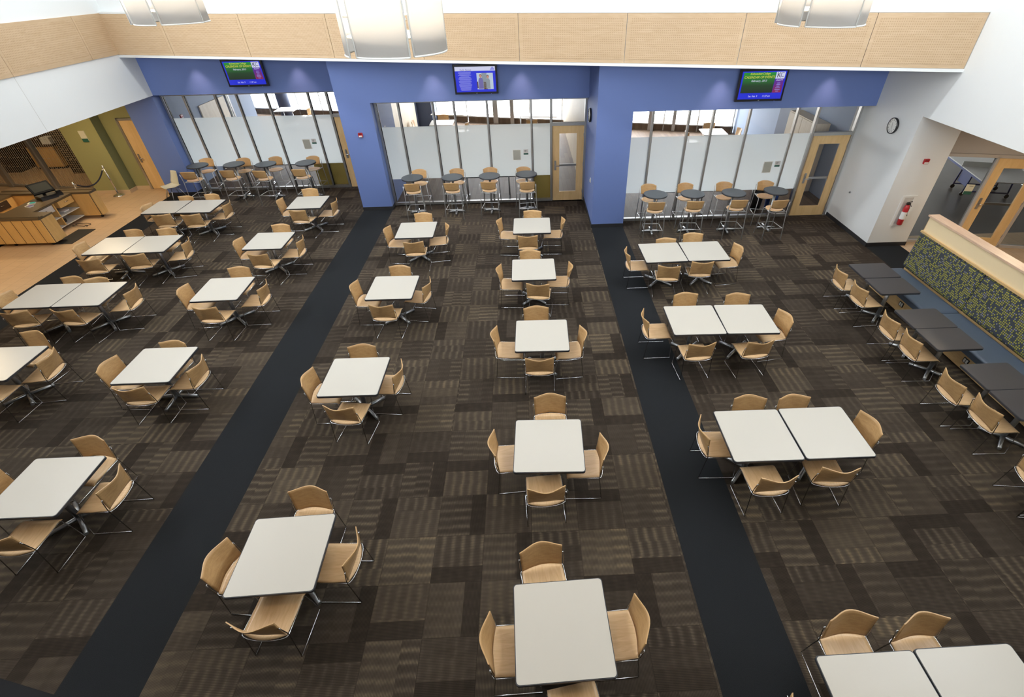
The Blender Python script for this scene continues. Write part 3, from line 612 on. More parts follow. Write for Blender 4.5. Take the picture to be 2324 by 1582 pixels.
ORDN = {'C1': 'farthest', 'C2': 'fourth', 'C3': 'third', 'C4': 'second', 'C5': 'nearest', 'B1': 'farthest', 'B2': 'third', 'B3': 'second', 'B4': 'nearest', 'A1': 'farthest', 'A2': 'fourth', 'A3': 'third', 'A4': 'second', 'A5': 'nearest',
        'G1': 'farthest', 'G2': 'third', 'G3': 'second', 'G4': 'nearest', 'D1': 'farthest', 'D2': 'third', 'D3': 'second', 'D4': 'nearest'}
TB = [('C1', .089, 11.296, -.8), ('C2', .077, 9.065, 0), ('C3', .164, 6.708, -1.2), ('C4', .165, 4.237, -1.85), ('C5', .181, 1.94, 1.86), ('B1', -2.727, 11.242, .46), ('B2', -2.749, 8.505, -.8), ('B3', -2.795, 5.797, -.62), ('B4', -2.803, 2.849, 1.87),
      ('A1', -6.022, 13.29, .8), ('A2', -6.136, 10.884, -.26), ('A3', -6.168, 8.666, 1.37), ('A4', -6.125, 6.268, .11), ('A5', -6.122, 3.898, 0)]
for n_, x, y, a in TB:
    place(T0 if n_ == 'A4' else T45, (x, y, 0), R(a), 'white square table, %s in the %s' % (ORDN[n_], COLN[n_[0]]), 'single white dining tables')
PB = [('G1', -9.83, 13.243, .5, 'left'), ('G1', -8.9, 13.237, -1, 'right'), ('G2', -9.745, 10.88, 1, 'left'), ('G2', -8.825, 10.9, 1.5, 'right'), ('G3', -9.682, 8.63, .7, 'left'), ('G3', -8.762, 8.637, .5, 'right'), ('G4', -8.75, 6.45, 0, 'right'),
      ('D1', 2.936, 9.648, 1, 'left'), ('D1', 3.862, 9.656, 0, 'right'), ('D2', 2.892, 7.012, -.9, 'left'), ('D2', 3.818, 6.99, -2, 'right'), ('D3', 2.968, 4.27, -.48, 'left'), ('D3', 3.897, 4.272, -.16, 'right'), ('D4', 2.925, 1.14, .5, 'left'), ('D4', 3.85, 1.155, .5, 'right')]
for n_, x, y, a, s in PB:
    place(T0 if (n_, s) == ('G2', 'left') else T45, (x, y, 0), R(a), 'white table, %s half of the %s pair in the %s' % (s, ORDN[n_], COLN[n_[0]]), 'paired white dining tables')
KB = [(7.06, 8.545, 'farthest', 'far'), (7.055, 7.93, 'farthest', 'near'), (6.965, 6.80, 'middle', 'far'), (6.96, 6.195, 'middle', 'near'), (7.05, 5.235, 'nearest', 'far'), (7.05, 4.63, 'nearest', 'near')]
for x, y, o_, h in KB: place(TK, (x, y, 0), 0, 'charcoal booth table, %s half of the %s pair by the bench' % (h, o_), 'dark tables along the booth')
ORD4 = ['leftmost', 'second from left', 'third from left', 'rightmost']
ROOM = {'L': 'left', 'M': 'middle', 'R': 'right'}
BT = {'L': [(-10.2, 15.86), (-9.1, 15.9), (-8.09, 15.83), (-6.87, 15.85)], 'M': [(-3.27, 14.15), (-2.125, 14.11), (-1.063, 14.13), (0.0, 14.2)], 'R': [(3.335, 12.32), (4.3, 12.28), (5.375, 12.27), (6.51, 12.33)]}
for r_ in 'LMR':
    for i, (x, y) in enumerate(BT[r_]): place(TR_, (x, y, 0), R(rnd.uniform(-8, 8)), 'round dark bar table, %s of four before the %s glass wall' % (ORD4[i], ROOM[r_]), 'round bar tables by the glass walls')

# ------------------------------------------------------------------ chairs
def bulge(u): return .5 * (1 + math.cos(math.pi * u))
chair = empty('plywood_chair'); tag(chair, None, 'chair')
def seat_f(u, v):
    x = (u - .5) * 2; y = -.195 - .055 * (1 - x*x) * (1 - v) ** 1 + .43 * v
    y = (-.195 - .055 * (1 - x*x)) * (1 - v) + .235 * v
    z = .442 - .012 * math.sin(math.pi * min(1, v*1.1)) * (1 - .3*x*x) - (.03 * max(0, (v - .85) / .15) ** 2)
    return (x * (.232 - .012 * abs(v-.5)), y, z)
b = MB(); b.shell(seat_f, 12, 12, (0, 0, .011), 'seat_ply_lit'); b.build('seat', chair)
def back_f(u, v):
    x = (u - .5) * 2; zb = .470 + .035 * (1 - x*x); z = zb * (1 - v) + .80 * v; bl = .5 * bulge(x) + .5 * (1 - x*x)
    return (x * (.232 + .002 * v - .008 * (1-v)), -.190 - bl * (.022 + .066 * v) - .030 * v, z)
b = MB(); b.shell(back_f, 16, 8, (0, -.011, 0), 'back_ply_shaded'); b.build('backrest', chair)
b = MB(); rim = [(.232, .2, .432), (.24, -.185, .438)] + [(.24 * math.cos(a), -.19 - .065 * math.sin(a), .438) for a in [math.pi * i / 12 for i in range(1, 12)]] + [(-.24, -.185, .438), (-.232, .2, .432)]
b.tube(rim, .0055, 'chrome', 6); b.build('seat_rim', chair)
for s in (-1, 1):
    b = MB(); b.tube([(s*.247, -.225, .665), (s*.247, -.212, .6), (s*.246, -.195, .50), (s*.245, -.19, .445), (s*.247, -.205, .33), (s*.25, -.232, .06), (s*.25, -.24, .012), (s*.25, -.232, .0075)], .0055, 'dark_wire', 6)
    b.tube([(s*.25, -.235, .0075), (s*.25, .0, .0075), (s*.25, .245, .0075), (s*.247, .252, .015), (s*.235, .235, .25), (s*.228, .21, .42), (s*.226, .17, .434), (s*.2, .1, .434)], .0055, 'chrome', 6)
    b.tube([(s*.226, -.222, .665), (s*.25, -.224, .665)], .007, 'chrome', 6); b.build('leg', chair)
KIDS[chair] = [x for x in bpy.data.objects if x.parent == chair]
CH = [('C1','S',0.097,11.811,-5.7),('C1','N',-0.02,10.818,-0.9),('C1','E',-0.478,11.434,-8.6),('C1','W',0.606,11.424,-3.1),('C2','S',-0.005,9.547,-5.4),('C2','N',0.177,8.583,-8.5),('C2','E',-0.395,8.994,-3.7),('C2','W',0.589,9.045,-4.5),('C3','S',0.089,7.24,1.2),('C3','N',0.105,6.233,-1.4),('C3','E',-0.403,6.705,-3.5),('C3','W',0.62,6.639,3.4),('C4','S',0.221,4.856,-0.3),('C4','N',0.088,3.741,3.3),('C4','E',-0.325,4.279,3.9),('C4','W',0.626,4.131,-1.6),('C5','S',0.043,2.497,9.1),('C5','N',0.274,1.324,8.7),('C5','W',0.706,1.962,2.3),('C5','E',-0.281,1.873,1.3),('B1','S',-2.706,11.861,-4.2),('B1','N',-2.682,10.687,2.8),('B1','E',-3.191,11.171,-6.6),('B1','W',-2.24,11.224,8.2),('B2','S',-2.771,9.015,-6.1),('B2','N',-2.806,7.994,-4.4),('B2','E',-3.281,8.519,-2.1),('B2','W',-2.312,8.602,-10.6),('B3','S',-2.848,6.244,0.8),('B3','N',-2.798,5.286,-8.1),('B3','E',-3.272,5.749,-1.5),('B3','W',-2.375,5.908,-6.1),('B4','S',-2.782,3.37,-1.9),('B4','N',-2.803,2.325,-3.9),('B4','E',-3.264,2.773,-6.5),('B4','W',-2.3,2.873,-2.9),('A1','S',-6.27,13.93,-0.8),('A1','N',-6.053,12.819,-6.7),('A1','E',-6.568,13.334,2.6),('A1','W',-5.529,13.223,-0.6),('A2','S',-6.154,11.404,-3.5),('A2','N',-6.045,10.303,-4.8),('A2','E',-6.581,10.787,-1),('A2','W',-5.613,10.795,1.9),('A3','S',-6.184,9.189,-0.4),('A3','N',-6.137,8.126,-2.6),('A3','E',-6.692,8.626,3.3),('A3','W',-5.623,8.673,1.3),('A4','S',-6.137,6.544,-5.1),('A4','N',-6.161,5.874,0.6),('A4','E',-6.648,6.25,-3.3),('A4','W',-5.675,6.201,-1),('A5','S',-6.059,4.365,-4.4),('A5','W',-5.563,3.92,1.8),('A5','N',-6.137,3.381,0.5),('A5','E',-6.653,3.943,0),('G1','S',-9.642,13.601,-8.1),('G1','S',-8.979,13.707,-9.7),('G1','N',-9.63,12.796,9.1),('G1','N',-8.836,12.745,8),('G1','W',-8.449,13.246,1.3),('G1','E',-10.146,13.22,-6.8),('G2','S',-9.715,11.351,-3.9),('G2','S',-8.913,11.369,-0.3),('G2','N',-9.793,10.3,4.5),('G2','N',-8.934,10.478,9.3),('G2','W',-8.305,10.849,10.8),('G2','E',-10.251,10.836,3.7),('G3','S',-9.538,8.997,-4.3),('G3','S',-8.946,8.915,7.6),('G3','N',-9.739,8.192,9),('G3','N',-8.807,8.212,-6.2),('G3','W',-8.225,8.666,4.9),('G3','E',-10.17,8.616,5.7),('G4','S',-8.824,6.99,-8.6),('G4','W',-8.289,6.528,6.5),('G4','N',-8.672,6.033,-1.9),('D1','S',3.137,9.941,0.3),('D1','S',3.822,10.169,-1.6),('D1','N',2.946,9.143,-8.1),('D1','N',3.67,9.276,-3.7),('D1','E',2.404,9.632,-0.6),('D1','W',4.405,9.65,5.2),('D2','S',2.951,7.536,1.8),('D2','S',3.911,7.457,-1.4),('D2','N',2.797,6.464,3.3),('D2','N',3.775,6.468,4.9),('D2','E',2.279,7.112,0),('D2','W',4.29,6.926,8.8),('D3','S',3.09,4.666,-3.9),('D3','S',3.745,4.64,1.9),('D3','N',2.943,3.75,2.1),('D3','N',3.781,3.847,-4.3),('D3','E',2.519,4.378,-2.1),('D3','W',4.331,4.334,4.5),('D4','S',2.964,1.637,0.9),('D4','S',3.652,1.588,4.1),('D4','E',2.339,1.066,0),('K1','E',6.585,8.515,-2.1),('K1','E',6.62,7.879,2.6),('K2','E',6.577,6.796,-1),('K2','E',6.596,6.217,-2.3),('K3','E',6.545,5.168,-1.3),('K3','E',6.64,4.601,-1),('K4','E',6.489,3.533,-7.3),('K4','E',6.498,3.088,0)]
FACE = {'N': 0, 'S': 180, 'E': -90, 'W': 90}
SIDE = {'N': 'near side', 'S': 'far side', 'E': 'left end', 'W': 'right end'}
from collections import Counter
cnt = Counter(); tot = Counter((c[0], c[1]) for c in CH)
for n_, d, x, y, a in CH:
    i = cnt[(n_, d)]; cnt[(n_, d)] += 1
    rz = R(FACE[d] + a)
    if n_[0] == 'K':
        o_ = {'K1': 'farthest pair', 'K2': 'middle pair', 'K3': 'nearest full pair', 'K4': 'cropped set at the right edge'}[n_]
        lab = 'plywood chair facing the booth, %s seat at the %s of dark tables' % (('far', 'near')[i], o_) if n_ != 'K4' else 'cropped plywood chair at the right picture edge, %s of two' % ('upper', 'lower')[i]
        grp = 'chairs facing the booth'
    elif n_[0] in 'GD':
        hs = ('left ', 'right ')[i] if tot[(n_, d)] == 2 else ''
        lab = 'plywood chair, %s%s of the %s pair in the %s' % (hs, SIDE[d], ORDN[n_], COLN[n_[0]]); grp = 'chairs around the paired tables'
    else:
        lab = 'plywood chair, %s of the %s table in the %s' % (SIDE[d].replace('end', 'side'), ORDN[n_], COLN[n_[0]]); grp = 'chairs around the single tables'
    place(chair, (x, y, 0), rz, lab, grp)
for x, y, rz, lab in ((-4.4, 22.0, -90, 'left of the square table in the middle room'), (-2.6, 21.7, 80, 'right of the square table in the middle room'), (-3.5, 22.75, 180, 'behind the square table in the middle room'), (.3, 22.0, 0, 'near the right long table in the middle room'),
                      (6.35, 19.3, -90, 'left of the square table in the right room'), (7.95, 19.5, 90, 'right of the square table in the right room'), (7.3, 20.2, 180, 'behind the square table in the right room'), (2.75, 17.6, 40, 'far left corner of the right room'),
                      (-10.2, 25.1, 90, 'beside the square table in the left room'), (-6.4, 24.2, 180, 'far right part of the left room')):
    place(chair, (x, y, 0), R(rz), 'plywood chair behind glass, ' + lab, 'chairs inside the glazed rooms')

# bar stools
stool = empty('bar_stool'); tag(stool, None, 'bar stool')
def ss(u, v):
    a = (u - .5) * 2; bq = (v - .5) * 2
    x = a * math.sqrt(1 - bq*bq/2) * .215; y = bq * math.sqrt(1 - a*a/2) * .20
    if bq > 0: x = a * (.215 - .03 * bq) * math.sqrt(1 - bq*bq*.35)
    return (x, y, .748 - .008 * (1 - a*a) * (1 - bq*bq))
b = MB(); b.shell(ss, 12, 12, (0, 0, .013), 'seat_ply_lit'); b.build('seat', stool)
def sb(u, v):
    x = (u - .5) * 2; zt = 1.075 - .035 * abs(x) ** 3; zb = .845 - .02 * (1 - x*x) + .0
    return (x * (.215 - .02 * (1 - v) * abs(x)), -.185 - (.04 + .045 * v) * (1 - x*x) - .03 * v, zb * (1 - v) + zt * v)
b = MB(); b.shell(sb, 16, 8, (0, -.011, 0), 'back_ply_shaded'); b.build('backrest', stool)
for s in (-1, 1):
    b = MB(); b.tube([(s*.236, -.232, .985), (s*.238, -.215, .86), (s*.238, -.205, .74), (s*.262, -.28, .0)], .0105, 'stool_metal', 8); b.build('leg', stool)
    b = MB(); b.tube([(s*.205, -.17, .735), (s*.18, .1, .735), (s*.185, .15, .72), (s*.235, .23, .0)], .0105, 'stool_metal', 8); b.build('leg', stool)
b = MB(); b.tube([(-.232, -.235, .30), (.232, -.235, .30)], .007, 'stool_metal', 6); b.tube([(-.236, -.235, .30), (-.213, .195, .30), (.213, .195, .30), (.236, -.235, .30)], .008, 'stool_metal', 6); b.build('footrest', stool)
b = MB(); b.tube([(-.236, -.2, .735), (.236, -.2, .735)], .008, 'stool_metal', 6); b.tube([(-.18, .08, .735), (.18, .08, .735)], .008, 'stool_metal', 6); b.build('seat_brace', stool)
KIDS[stool] = [x for x in bpy.data.objects if x.parent == stool]
NR = {'L': [(-10.18, 15.42, 3), (-9.03, 15.47, -2), (-8.0, 15.36, -8), (-6.86, 15.4, -3)], 'M': [(-3.22, 13.84, 4), (-2.1, 13.81, -2), (-1.06, 13.82, -5), (0.0, 13.72, 4)], 'R': [(3.26, 11.98, -3), (4.25, 11.97, -5), (5.36, 11.97, -2), (6.35, 11.88, 5)]}
FR_ = {'L': [(-10.2, 16.22, 8), (-9.0, 16.14, 6), (-8.03, 16.2, 0), (-6.83, 16.15, -2)], 'M': [(-3.15, 14.5, 5), (-2.05, 14.48, 3), (-1.07, 14.5, 0), (-.1, 14.47, -4)], 'R': [(3.295, 12.72, 2), (4.28, 12.72, -2), (5.32, 12.72, -8), (6.45, 12.72, -10)]}
for r_ in 'LMR':
    for i, (x, y, a) in enumerate(NR[r_]): place(stool, (x, y, 0), R(a), 'plywood bar stool, near side of the %s bar table, %s glass wall' % (ORD4[i], ROOM[r_]), 'plywood bar stools')
    for i, (x, y, a) in enumerate(FR_[r_]): place(stool, (x, y, 0), R(180 + a), 'plywood bar stool, window side of the %s bar table, %s glass wall' % (ORD4[i], ROOM[r_]), 'plywood bar stools')

# moulded white shell chair by the blue column
sc_ = empty('shell_chair', (-11.3, 15.88, 0), R(148)); tag(sc_, 'cream moulded plastic shell chair in front of the blue column at left', 'chair')
def shf(u, v):
    a = (u - .5) * 2
    if v < .5: q = v / .5; y = .23 - .40 * q; z = .43 - .03 * math.sin(math.pi * q) - .015 * (1 - q) ** 4; wd = .225 + .02 * math.sin(math.pi * q); cz = .05
    else: q = (v - .5) / .5; y = -.17 - .12 * q + .03 * math.sin(math.pi * min(1, q * 2)) * .3; z = .43 + .40 * q ** 1.1; wd = .235 - .065 * q; cz = .03
    return (a * wd, y + (0.05 * a * a if v > .5 else 0), z + cz * a * a * (1 if v < .5 else (1 - (v - .5) * 2)))
b = MB(); b.shell(shf, 14, 22, (0, -.006, -.006), 'cream_shell'); b.build('shell', sc_)
for x, y in ((-.2, -.2), (.2, -.2), (-.2, .2), (.2, .2)): b = MB(); b.tube([(x*.6, y*.5, .40), (x*1.1, y*1.2, 0)], .011, 'brushed_grey', 8); b.build('leg', sc_)

# ------------------------------------------------------------------ screens
def tv(x, y, z, label, kind):
    t = empty('television', (x, y, z)); tag(t, label, 'television', 'wall screens on the blue wall')
    W, H = 1.13, .67
    b = MB(); b.prism(rrect(W, .07, .012), -H/2, H/2, 'black_plastic'); b.build('housing', t)
    b = MB(); b.box(-.2, .2, .035, .13, -.2, .2, 'black_plastic'); b.build('wall_bracket', t)
    def r(x0, x1, z0, z1, mat, name, d=.038):
        q = MB(); q.box(x0, x1, -d-.0015, -d, z0, z1, mat); return q.build(name, t)
    sx, sz = .515, .285
    text('LG', .028, 'white_plastic', t, (0, -.037, -.315), 'maker_mark')
    q = MB(); q.lathe([(.006, 0), (.004, .003)], 'led_blue', 8); o = q.build('status_light', t); o.location = (.38, -.034, -.334); o.rotation_euler = (R(90), 0, 0)
    if kind == 'calendar':
        r(-sx, sx, -sz, sz, 'scr_blue', 'screen'); g = r(-sx+.035, .27, -.155, .262, 'scr_green', 'calendar_panel', .040); r(.275, .485, -.155, .13, 'scr_redblue', 'side_panel', .040); r(.275, .485, .13, .268, 'scr_white', 'logo_panel', .040)
        D = -.0435
        text('Kishwaukee College', .062, 'scr_yellow', t, (-.1, D, .235), 'screen_text', shear=.3, sx=.92); text('CALENDAR OF EVENTS', .074, 'scr_yellow', t, (-.1, D, .165), 'screen_text', shear=.15, sx=.92); text('February, 2013', .06, 'scr_white', t, (-.1, D, .092), 'screen_text', shear=.3)
        text('K', .15, 'scr_black', t, (.345, D, .20), 'logo_letter'); text('C', .13, 'scr_navy', t, (.42, D, .205), 'logo_letter'); text('KishTV', .05, 'scr_white', t, (.38, D, .10), 'screen_text', shear=.2)
        for i, wl in enumerate((.07, .09, .07, .11, .12, .07)): r(.38-wl/2, .38+wl/2, .035-.033*i, .047-.033*i, 'scr_lavender', 'text_line', .0425)
        text('Sat. Feb. 9', .052, 'scr_white', t, (-.17, D, -.225), 'screen_text', shear=.15); text('11:27 am', .052, 'scr_white', t, (.15, D, -.225), 'screen_text', shear=.15)
    else:
        r(-sx, sx, -sz, sz, 'scr_blue', 'screen'); r(-sx, sx, .19, sz, 'scr_white', 'title_strip', .040); text('Kelly Boost', .062, 'scr_purple', t, (-.24, -.0435, .212), 'screen_text')
        for i in range(19):
            wl = (.32, .32, .27, .33, .22, .29, .33, .34, .28, .33, .32, .27, .33, .33, .31, .30, .27, .28, .25)[i]; r(-.27-wl/2, -.27+wl/2, .16-.0225*i, .171-.0225*i, 'scr_lavender', 'text_line', .0405)
        r(.03, .45, -.225, .14, 'scr_pale', 'photo_panel', .040)
        for q in ((.16, .29, -.2, .14, 'scr_grey'), (.03, .06, -.2, -.05, 'scr_brown'), (.20, .30, -.225, -.06, 'scr_brown')): r(*q, 'photo_detail', .0405)
        pts = lambda P, mat, nm: None
        def fig(cx, hw, top, body, leg):
            q = MB(); P = [(cx-hw, -.215), (cx+hw, -.215), (cx+hw*.9, -.1), (cx+hw*.95, -.03), (cx+hw*.6, top-.06), (cx, top-.05), (cx-hw*.6, top-.06), (cx-hw*.95, -.03), (cx-hw*.85, -.12)]
            q.face([(a, -.0425, c) for a, c in P], body); q.open = True; q.build('photo_figure', t)
            q = MB(); q.face([(cx + .027*math.cos(k*math.pi/6), -.043, top-.02 + .035*math.sin(k*math.pi/6)) for k in range(12)], 'scr_skin'); q.face([(cx + .032*math.cos(k*math.pi/6), -.0428, top-.008 + .036*math.sin(k*math.pi/6)) for k in range(12)], 'scr_brown'); q.open = True; q.build('photo_head', t)
        fig(.13, .065, .09, 'scr_purple', 0); fig(.315, .055, .07, 'scr_grey', 0)
        q = MB(); q.face([(.38, -.0425, .205), (.5, -.0425, .205), (.49, -.0425, .24), (.45, -.0425, .28), (.42, -.0425, .26)], 'scr_lavender'); q.open = True; q.build('slide_mark', t)
tv(5.565, 12.6, 3.437, 'wall screen with green calendar of events above the right bay', 'calendar')
tv(-1.22, 14.35, 3.425, 'wall screen with blue text slide above the middle bay', 'slide')
tv(-7.87, 16.1, 3.445, 'wall screen with green calendar of events above the left bay', 'calendar')

# ------------------------------------------------------------------ small wall fittings
def clock(loc, rz, label, digits=True):
    t = empty('wall_clock', loc, rz); tag(t, label, 'clock')
    b = MB(); b.lathe([(.165, 0), (.172, .02), (.172, .05), (.155, .055), (.15, .045)], 'black_plastic', 36, cap=False); o = b.build('case', t); o.rotation_euler = (R(90), 0, 0)
    b = MB(); b.lathe([(.155, .0), (.155, .042)], 'white_plastic', 36); o = b.build('dial', t); o.rotation_euler = (R(90), 0, 0)
    for h in range(1, 13):
        a = R(90 - 30*h); text(str(h), .042, 'black_plastic', t, (.122*math.cos(a), -.0435, .122*math.sin(a)), 'numeral')
    for nm, a, L, wd in (('hour_hand', 90-343, .075, .010), ('minute_hand', 90-162, .115, .007)):
        a = R(a); q = MB(); c, s = math.cos(a), math.sin(a); q.face([(-s*wd/2 - c*.02, -.046, c*wd/2 - s*.02), (s*wd/2 - c*.02, -.046, -c*wd/2 - s*.02), (c*L + s*wd/3, -.046, s*L - c*wd/3), (c*L - s*wd/3, -.046, s*L + c*wd/3)], 'black_plastic'); q.open = True; q.build(nm, t)
clock((WX1-.002, 11.83, 2.67), R(-90), 'round black-rimmed clock on the white right wall')
clock((PX[2]-.002, 13.9, 2.61), R(-90), 'round black-rimmed clock on the side of the right blue pillar')
def alarm(loc, rz, label):
    t = empty('fire_alarm', loc, rz); tag(t, label, 'fire alarm', 'red fire alarm strobes')
    b = MB(); b.prism(rrect(.12, .11, .012), -.0, .035, 'red_plastic'); o = b.build('housing', t); o.rotation_euler = (R(90), 0, 0)
    b = MB(); b.box(-.042, .042, -.052, -.034, -.045, -.012, 'white_plastic'); b.build('lens', t); b = MB()
    for i in range(4): b.box(-.04, .04, -.037, -.034, .008+.01*i, .012+.01*i, 'black_plastic')
    b.build('grille', t)
alarm((-4.54, FY[1], 2.13), 0, 'red fire alarm on the left blue pillar'); alarm((9.14, 11.07, 2.085), 0, 'red fire alarm on the white block at right')
alarm((-11.19, 17.7, 2.05), R(90), 'red fire alarm seen through the left glass wall'); alarm((-4.15, 15.5, 2.13), R(90), 'red fire alarm seen through the middle glass wall')
fe = empty('fire_extinguisher', (9.155, 11.0, .60)); tag(fe, 'red fire extinguisher in the recessed cabinet on the white block', 'fire extinguisher')
b = MB(); b.lathe([(.05, 0), (.062, .02), (.062, .42), (.045, .48), (.02, .5)], 'red_plastic', 20); b.build('cylinder', fe)
b = MB(); b.box(-.04, .04, -.02, .02, .5, .54, 'black_plastic'); b.tube([(-.05, 0, .55), (.06, -.02, .58)], .01, 'black_plastic', 6); b.build('valve', fe)
b = MB(); b.lathe([(.0635, .15), (.0635, .33)], 'paper', 20, cap=False); b.build('label', fe); b = MB(); b.box(.03, .075, -.075, -.068, .28, .47, 'paper'); b.build('inspection_tag', fe)
b = MB(); b.tube([(.03, 0, .54), (.085, -.02, .45), (.075, -.02, .22)], .009, 'black_plastic', 6); b.build('hose', fe)
ec = empty('extinguisher_cabinet', (9.165, 11.07, .92)); tag(ec, 'flush white extinguisher cabinet with open red window on the white block', 'cabinet')
b = MB(); b.box(-.18, .18, -.012, 0, .33, .37, 'white_paint'); b.box(-.18, .18, -.012, 0, -.37, -.33, 'white_paint'); b.box(-.18, -.11, -.012, 0, -.33, .33, 'white_paint'); b.box(.11, .18, -.012, 0, -.33, .33, 'white_paint'); b.build('trim_frame', ec)
b = MB(); b.box(-.11, .11, -.002, .0, -.33, .33, 'grey_storage'); b.build('back', ec)
b = MB(); b.tube([(0, 0, 0), (-.03, 0, 0), (-.035, 0, 0)], [.02, .025, .012], 'brushed_grey', 12); tag(b.build('door_bumper', None, (WX1, 12.44, .90)), 'small round door bumper on the white right wall', 'door stop')
b = MB(); b.box(-.015, 0, -.04, .04, -.06, .06, 'white_plastic'); b.box(-.03, -.015, -.02, .02, -.04, .02, 'white_plastic'); tag(b.build('thermostat', None, (PX[2], 13.35, 1.1)), 'white thermostat on the side of the right blue pillar', 'thermostat')

# ------------------------------------------------------------------ pendant lamps
def pendant(loc, rot, power, label):
    t = empty('pendant_lamp', loc, rot); tag(t, label, 'lamp', 'drum pendants of curved white panels'); Rr = .5; H = 1.7
    for k in range(5):
        a0, a1 = R(72*k + 3), R(72*k + 69)
        def pf(u, v, a0=a0, a1=a1): a = a0 + (a1-a0)*u; rr = Rr + .02*(2*u-1); return (rr*math.cos(a), rr*math.sin(a), H*v)
        def th(u, v, a0=a0, a1=a1): a = a0 + (a1-a0)*u; return (-.006*math.cos(a), -.006*math.sin(a), 0)
        b = MB(); b.shell(pf, 18, 1, th, 'lamp_acrylic'); p = b.build('panel', t)
        b = MB(); b.tube([pf(u/18, 0) for u in range(19)], .009, 'white_plastic', 6)
        for u in (0, 1): b.tube([pf(u, 0), pf(u, 1)], .009, 'white_plastic', 6)
        b.build('rim', p)
    b = MB(); b.tube([(0, 0, .2), (0, 0, 4.0)], .012, 'brushed_grey', 8); b.tube([(0, 0, H-.2), (0, 0, H)], .07, 'white_plastic', 12)
    for k in range(3): a = R(120*k); b.tube([(0, 0, .3), (.47*math.cos(a), .47*math.sin(a), .3)], .01, 'white_plastic', 6)
    b.build('stem', t)
    b = MB(); b.lathe([(.0, .14), (.46, .14), (.46, .15), (.0, .15)], 'lamp_light_stop', 36, cap=False); b.build('diffuser', t)  # unseen disc added to hold back the bulb's downward light
    o = light('pendant_bulb', 'POINT', (loc[0], loc[1], loc[2] + .7), power, (1, .84, .66), size=.15)
pendant((-1.3, 5.95, 4.97), R(-115+54), 900, 'drum pendant of curved white panels, the large lit one at top centre')
pendant((-5.2, 9.0, 5.07), R(-100+20), 420, 'drum pendant of curved white panels, hanging at top left')
pendant((3.68, 7.1, 5.04), R(-80+14), 420, 'drum pendant of curved white panels, hanging at top right')

# soffit downlights that graze the blue wall
for i, (x, y) in enumerate(((-9.3, FY[0]-.28), (-6.45, FY[0]-.28), (-2.35, FY[1]-.28), (-.05, FY[1]-.28), (4.65, FY[2]-.28), (7.25, FY[2]-.28))):
    t = empty('downlight', (x, y, ZS)); tag(t, 'recessed downlight in the soffit above the %s bay, %s one' % (('left', 'middle', 'right')[i//2], ('left', 'right')[i % 2]), 'lamp', 'soffit downlights')
    b = MB(); b.lathe([(.06, -.008), (.075, -.004), (.075, .0)], 'white_plastic', 20, cap=False); b.build('trim_ring', t); b = MB(); b.lathe([(.055, -.003), (.055, 0)], 'warm_diffuser', 20); b.build('lens', t)
    light('downlight_beam', 'SPOT', (x, y, ZS-.03), 85, (1, .70, .60), rot=(0, 0, 0), size=.03, spot=R(72), blend=.9)

# ------------------------------------------------------------------ balcony parapet under the camera
rl = empty('railing', (0, .068, 0), math.atan(-.26)); tag(rl, 'dark balcony rail crossing the bottom left corner', 'railing')
b = MB(); b.box(-11.1, 8.8, -.022, .0, 4.86, 4.905, 'rail_black'); b.build('top_rail', rl)
b = MB(); b.box(-11.1, 8.8, -.12, -.022, 4.82, 4.89, 'parapet_grey'); b.build('ledge', rl)
b = MB(); b.box(-11.1, 8.8, -.05, -.01, 3.9, 4.82, 'parapet_grey'); b.build('infill_panel', rl)

# ------------------------------------------------------------------ servery corner: grille, cart, stanchions
gr = empty('security_grille', (-14.39, 16.92, 0), math.pi + math.atan(-.2)); tag(gr, 'closed metal roll-down grille across the servery at far left', 'grille')
b = MB(); L = 5.6
for i in range(int(L/.085)): x = .05 + i*.085; b.tube([(x, 0, .06), (x, 0, 3.19)], .0065, 'chrome_satin', 4)
b.build('rods', gr)
b = MB()
for j in range(int(3.1/.30)):
    for i in range(0, int(L/.085)-2, 2): x = .05 + (i + (j % 2))*.085; b.tube([(x, 0, .1 + j*.3), (x+.085, 0, .1 + j*.3)], .0055, 'chrome_satin', 4)
b.build('links', gr)
b = MB(); b.box(0, L, -.03, .03, .02, .08, 'aluminium'); b.build('bottom_bar', gr)
b = MB(); b.box(1.66, 1.84, -.06, .06, 0, 3.19, 'aluminium'); b.box(1.71, 1.79, .06, .075, 0, 3.19, 'brushed_grey'); b.build('post', gr)
b = MB(); b.box(3.5, 3.68, -.06, .06, 0, 3.19, 'aluminium'); b.build('post', gr)
sv = empty('servery_counter', (-19.6, 19.4, 0)); tag(sv, 'dark servery appliance counter behind the grille, at the left picture edge', 'counter')
b = MB(); b.box(-2.2, .75, -.2, .5, 0, .45, 'black_plastic'); b.build('base', sv); b = MB(); b.box(-2.2, .15, -.15, .5, .45, 1.5, 'cart_wood'); b.build('cupboard', sv)
b = MB(); b.box(-1.3, -.5, -.4, -.1, .2, .6, 'black_plastic'); b.build('appliance', sv); b = MB(); b.box(.2, .8, -.25, .2, .45, .9, 'black_plastic'); b.build('appliance', sv)
b = MB(); b.box(-16.72, -16.1, 18.9, 20.2, 0, 3.2, 'stacked_stone'); struct(b, 'wall_servery_stone')
b = MB(); b.box(-16.1, -13.3, 19.2, 19.4, 0, 3.2, 'black_plastic'); struct(b, 'wall_servery_dark')
sh = empty('back_cabinet', (-18.0, 19.75, 0)); tag(sh, 'wooden back cabinet behind the servery grille, next to the stone column', 'cabinet')
b = MB(); b.box(-.42, .55, -.25, .3, .08, .80, 'cart_wood'); b.build('body', sh); b = MB(); b.box(-.46, .6, -.28, .3, .80, .86, 'dark_brown'); b.build('worktop', sh); b = MB(); b.box(-.42, .55, -.22, .3, 0, .08, 'black_plastic'); b.build('plinth', sh)
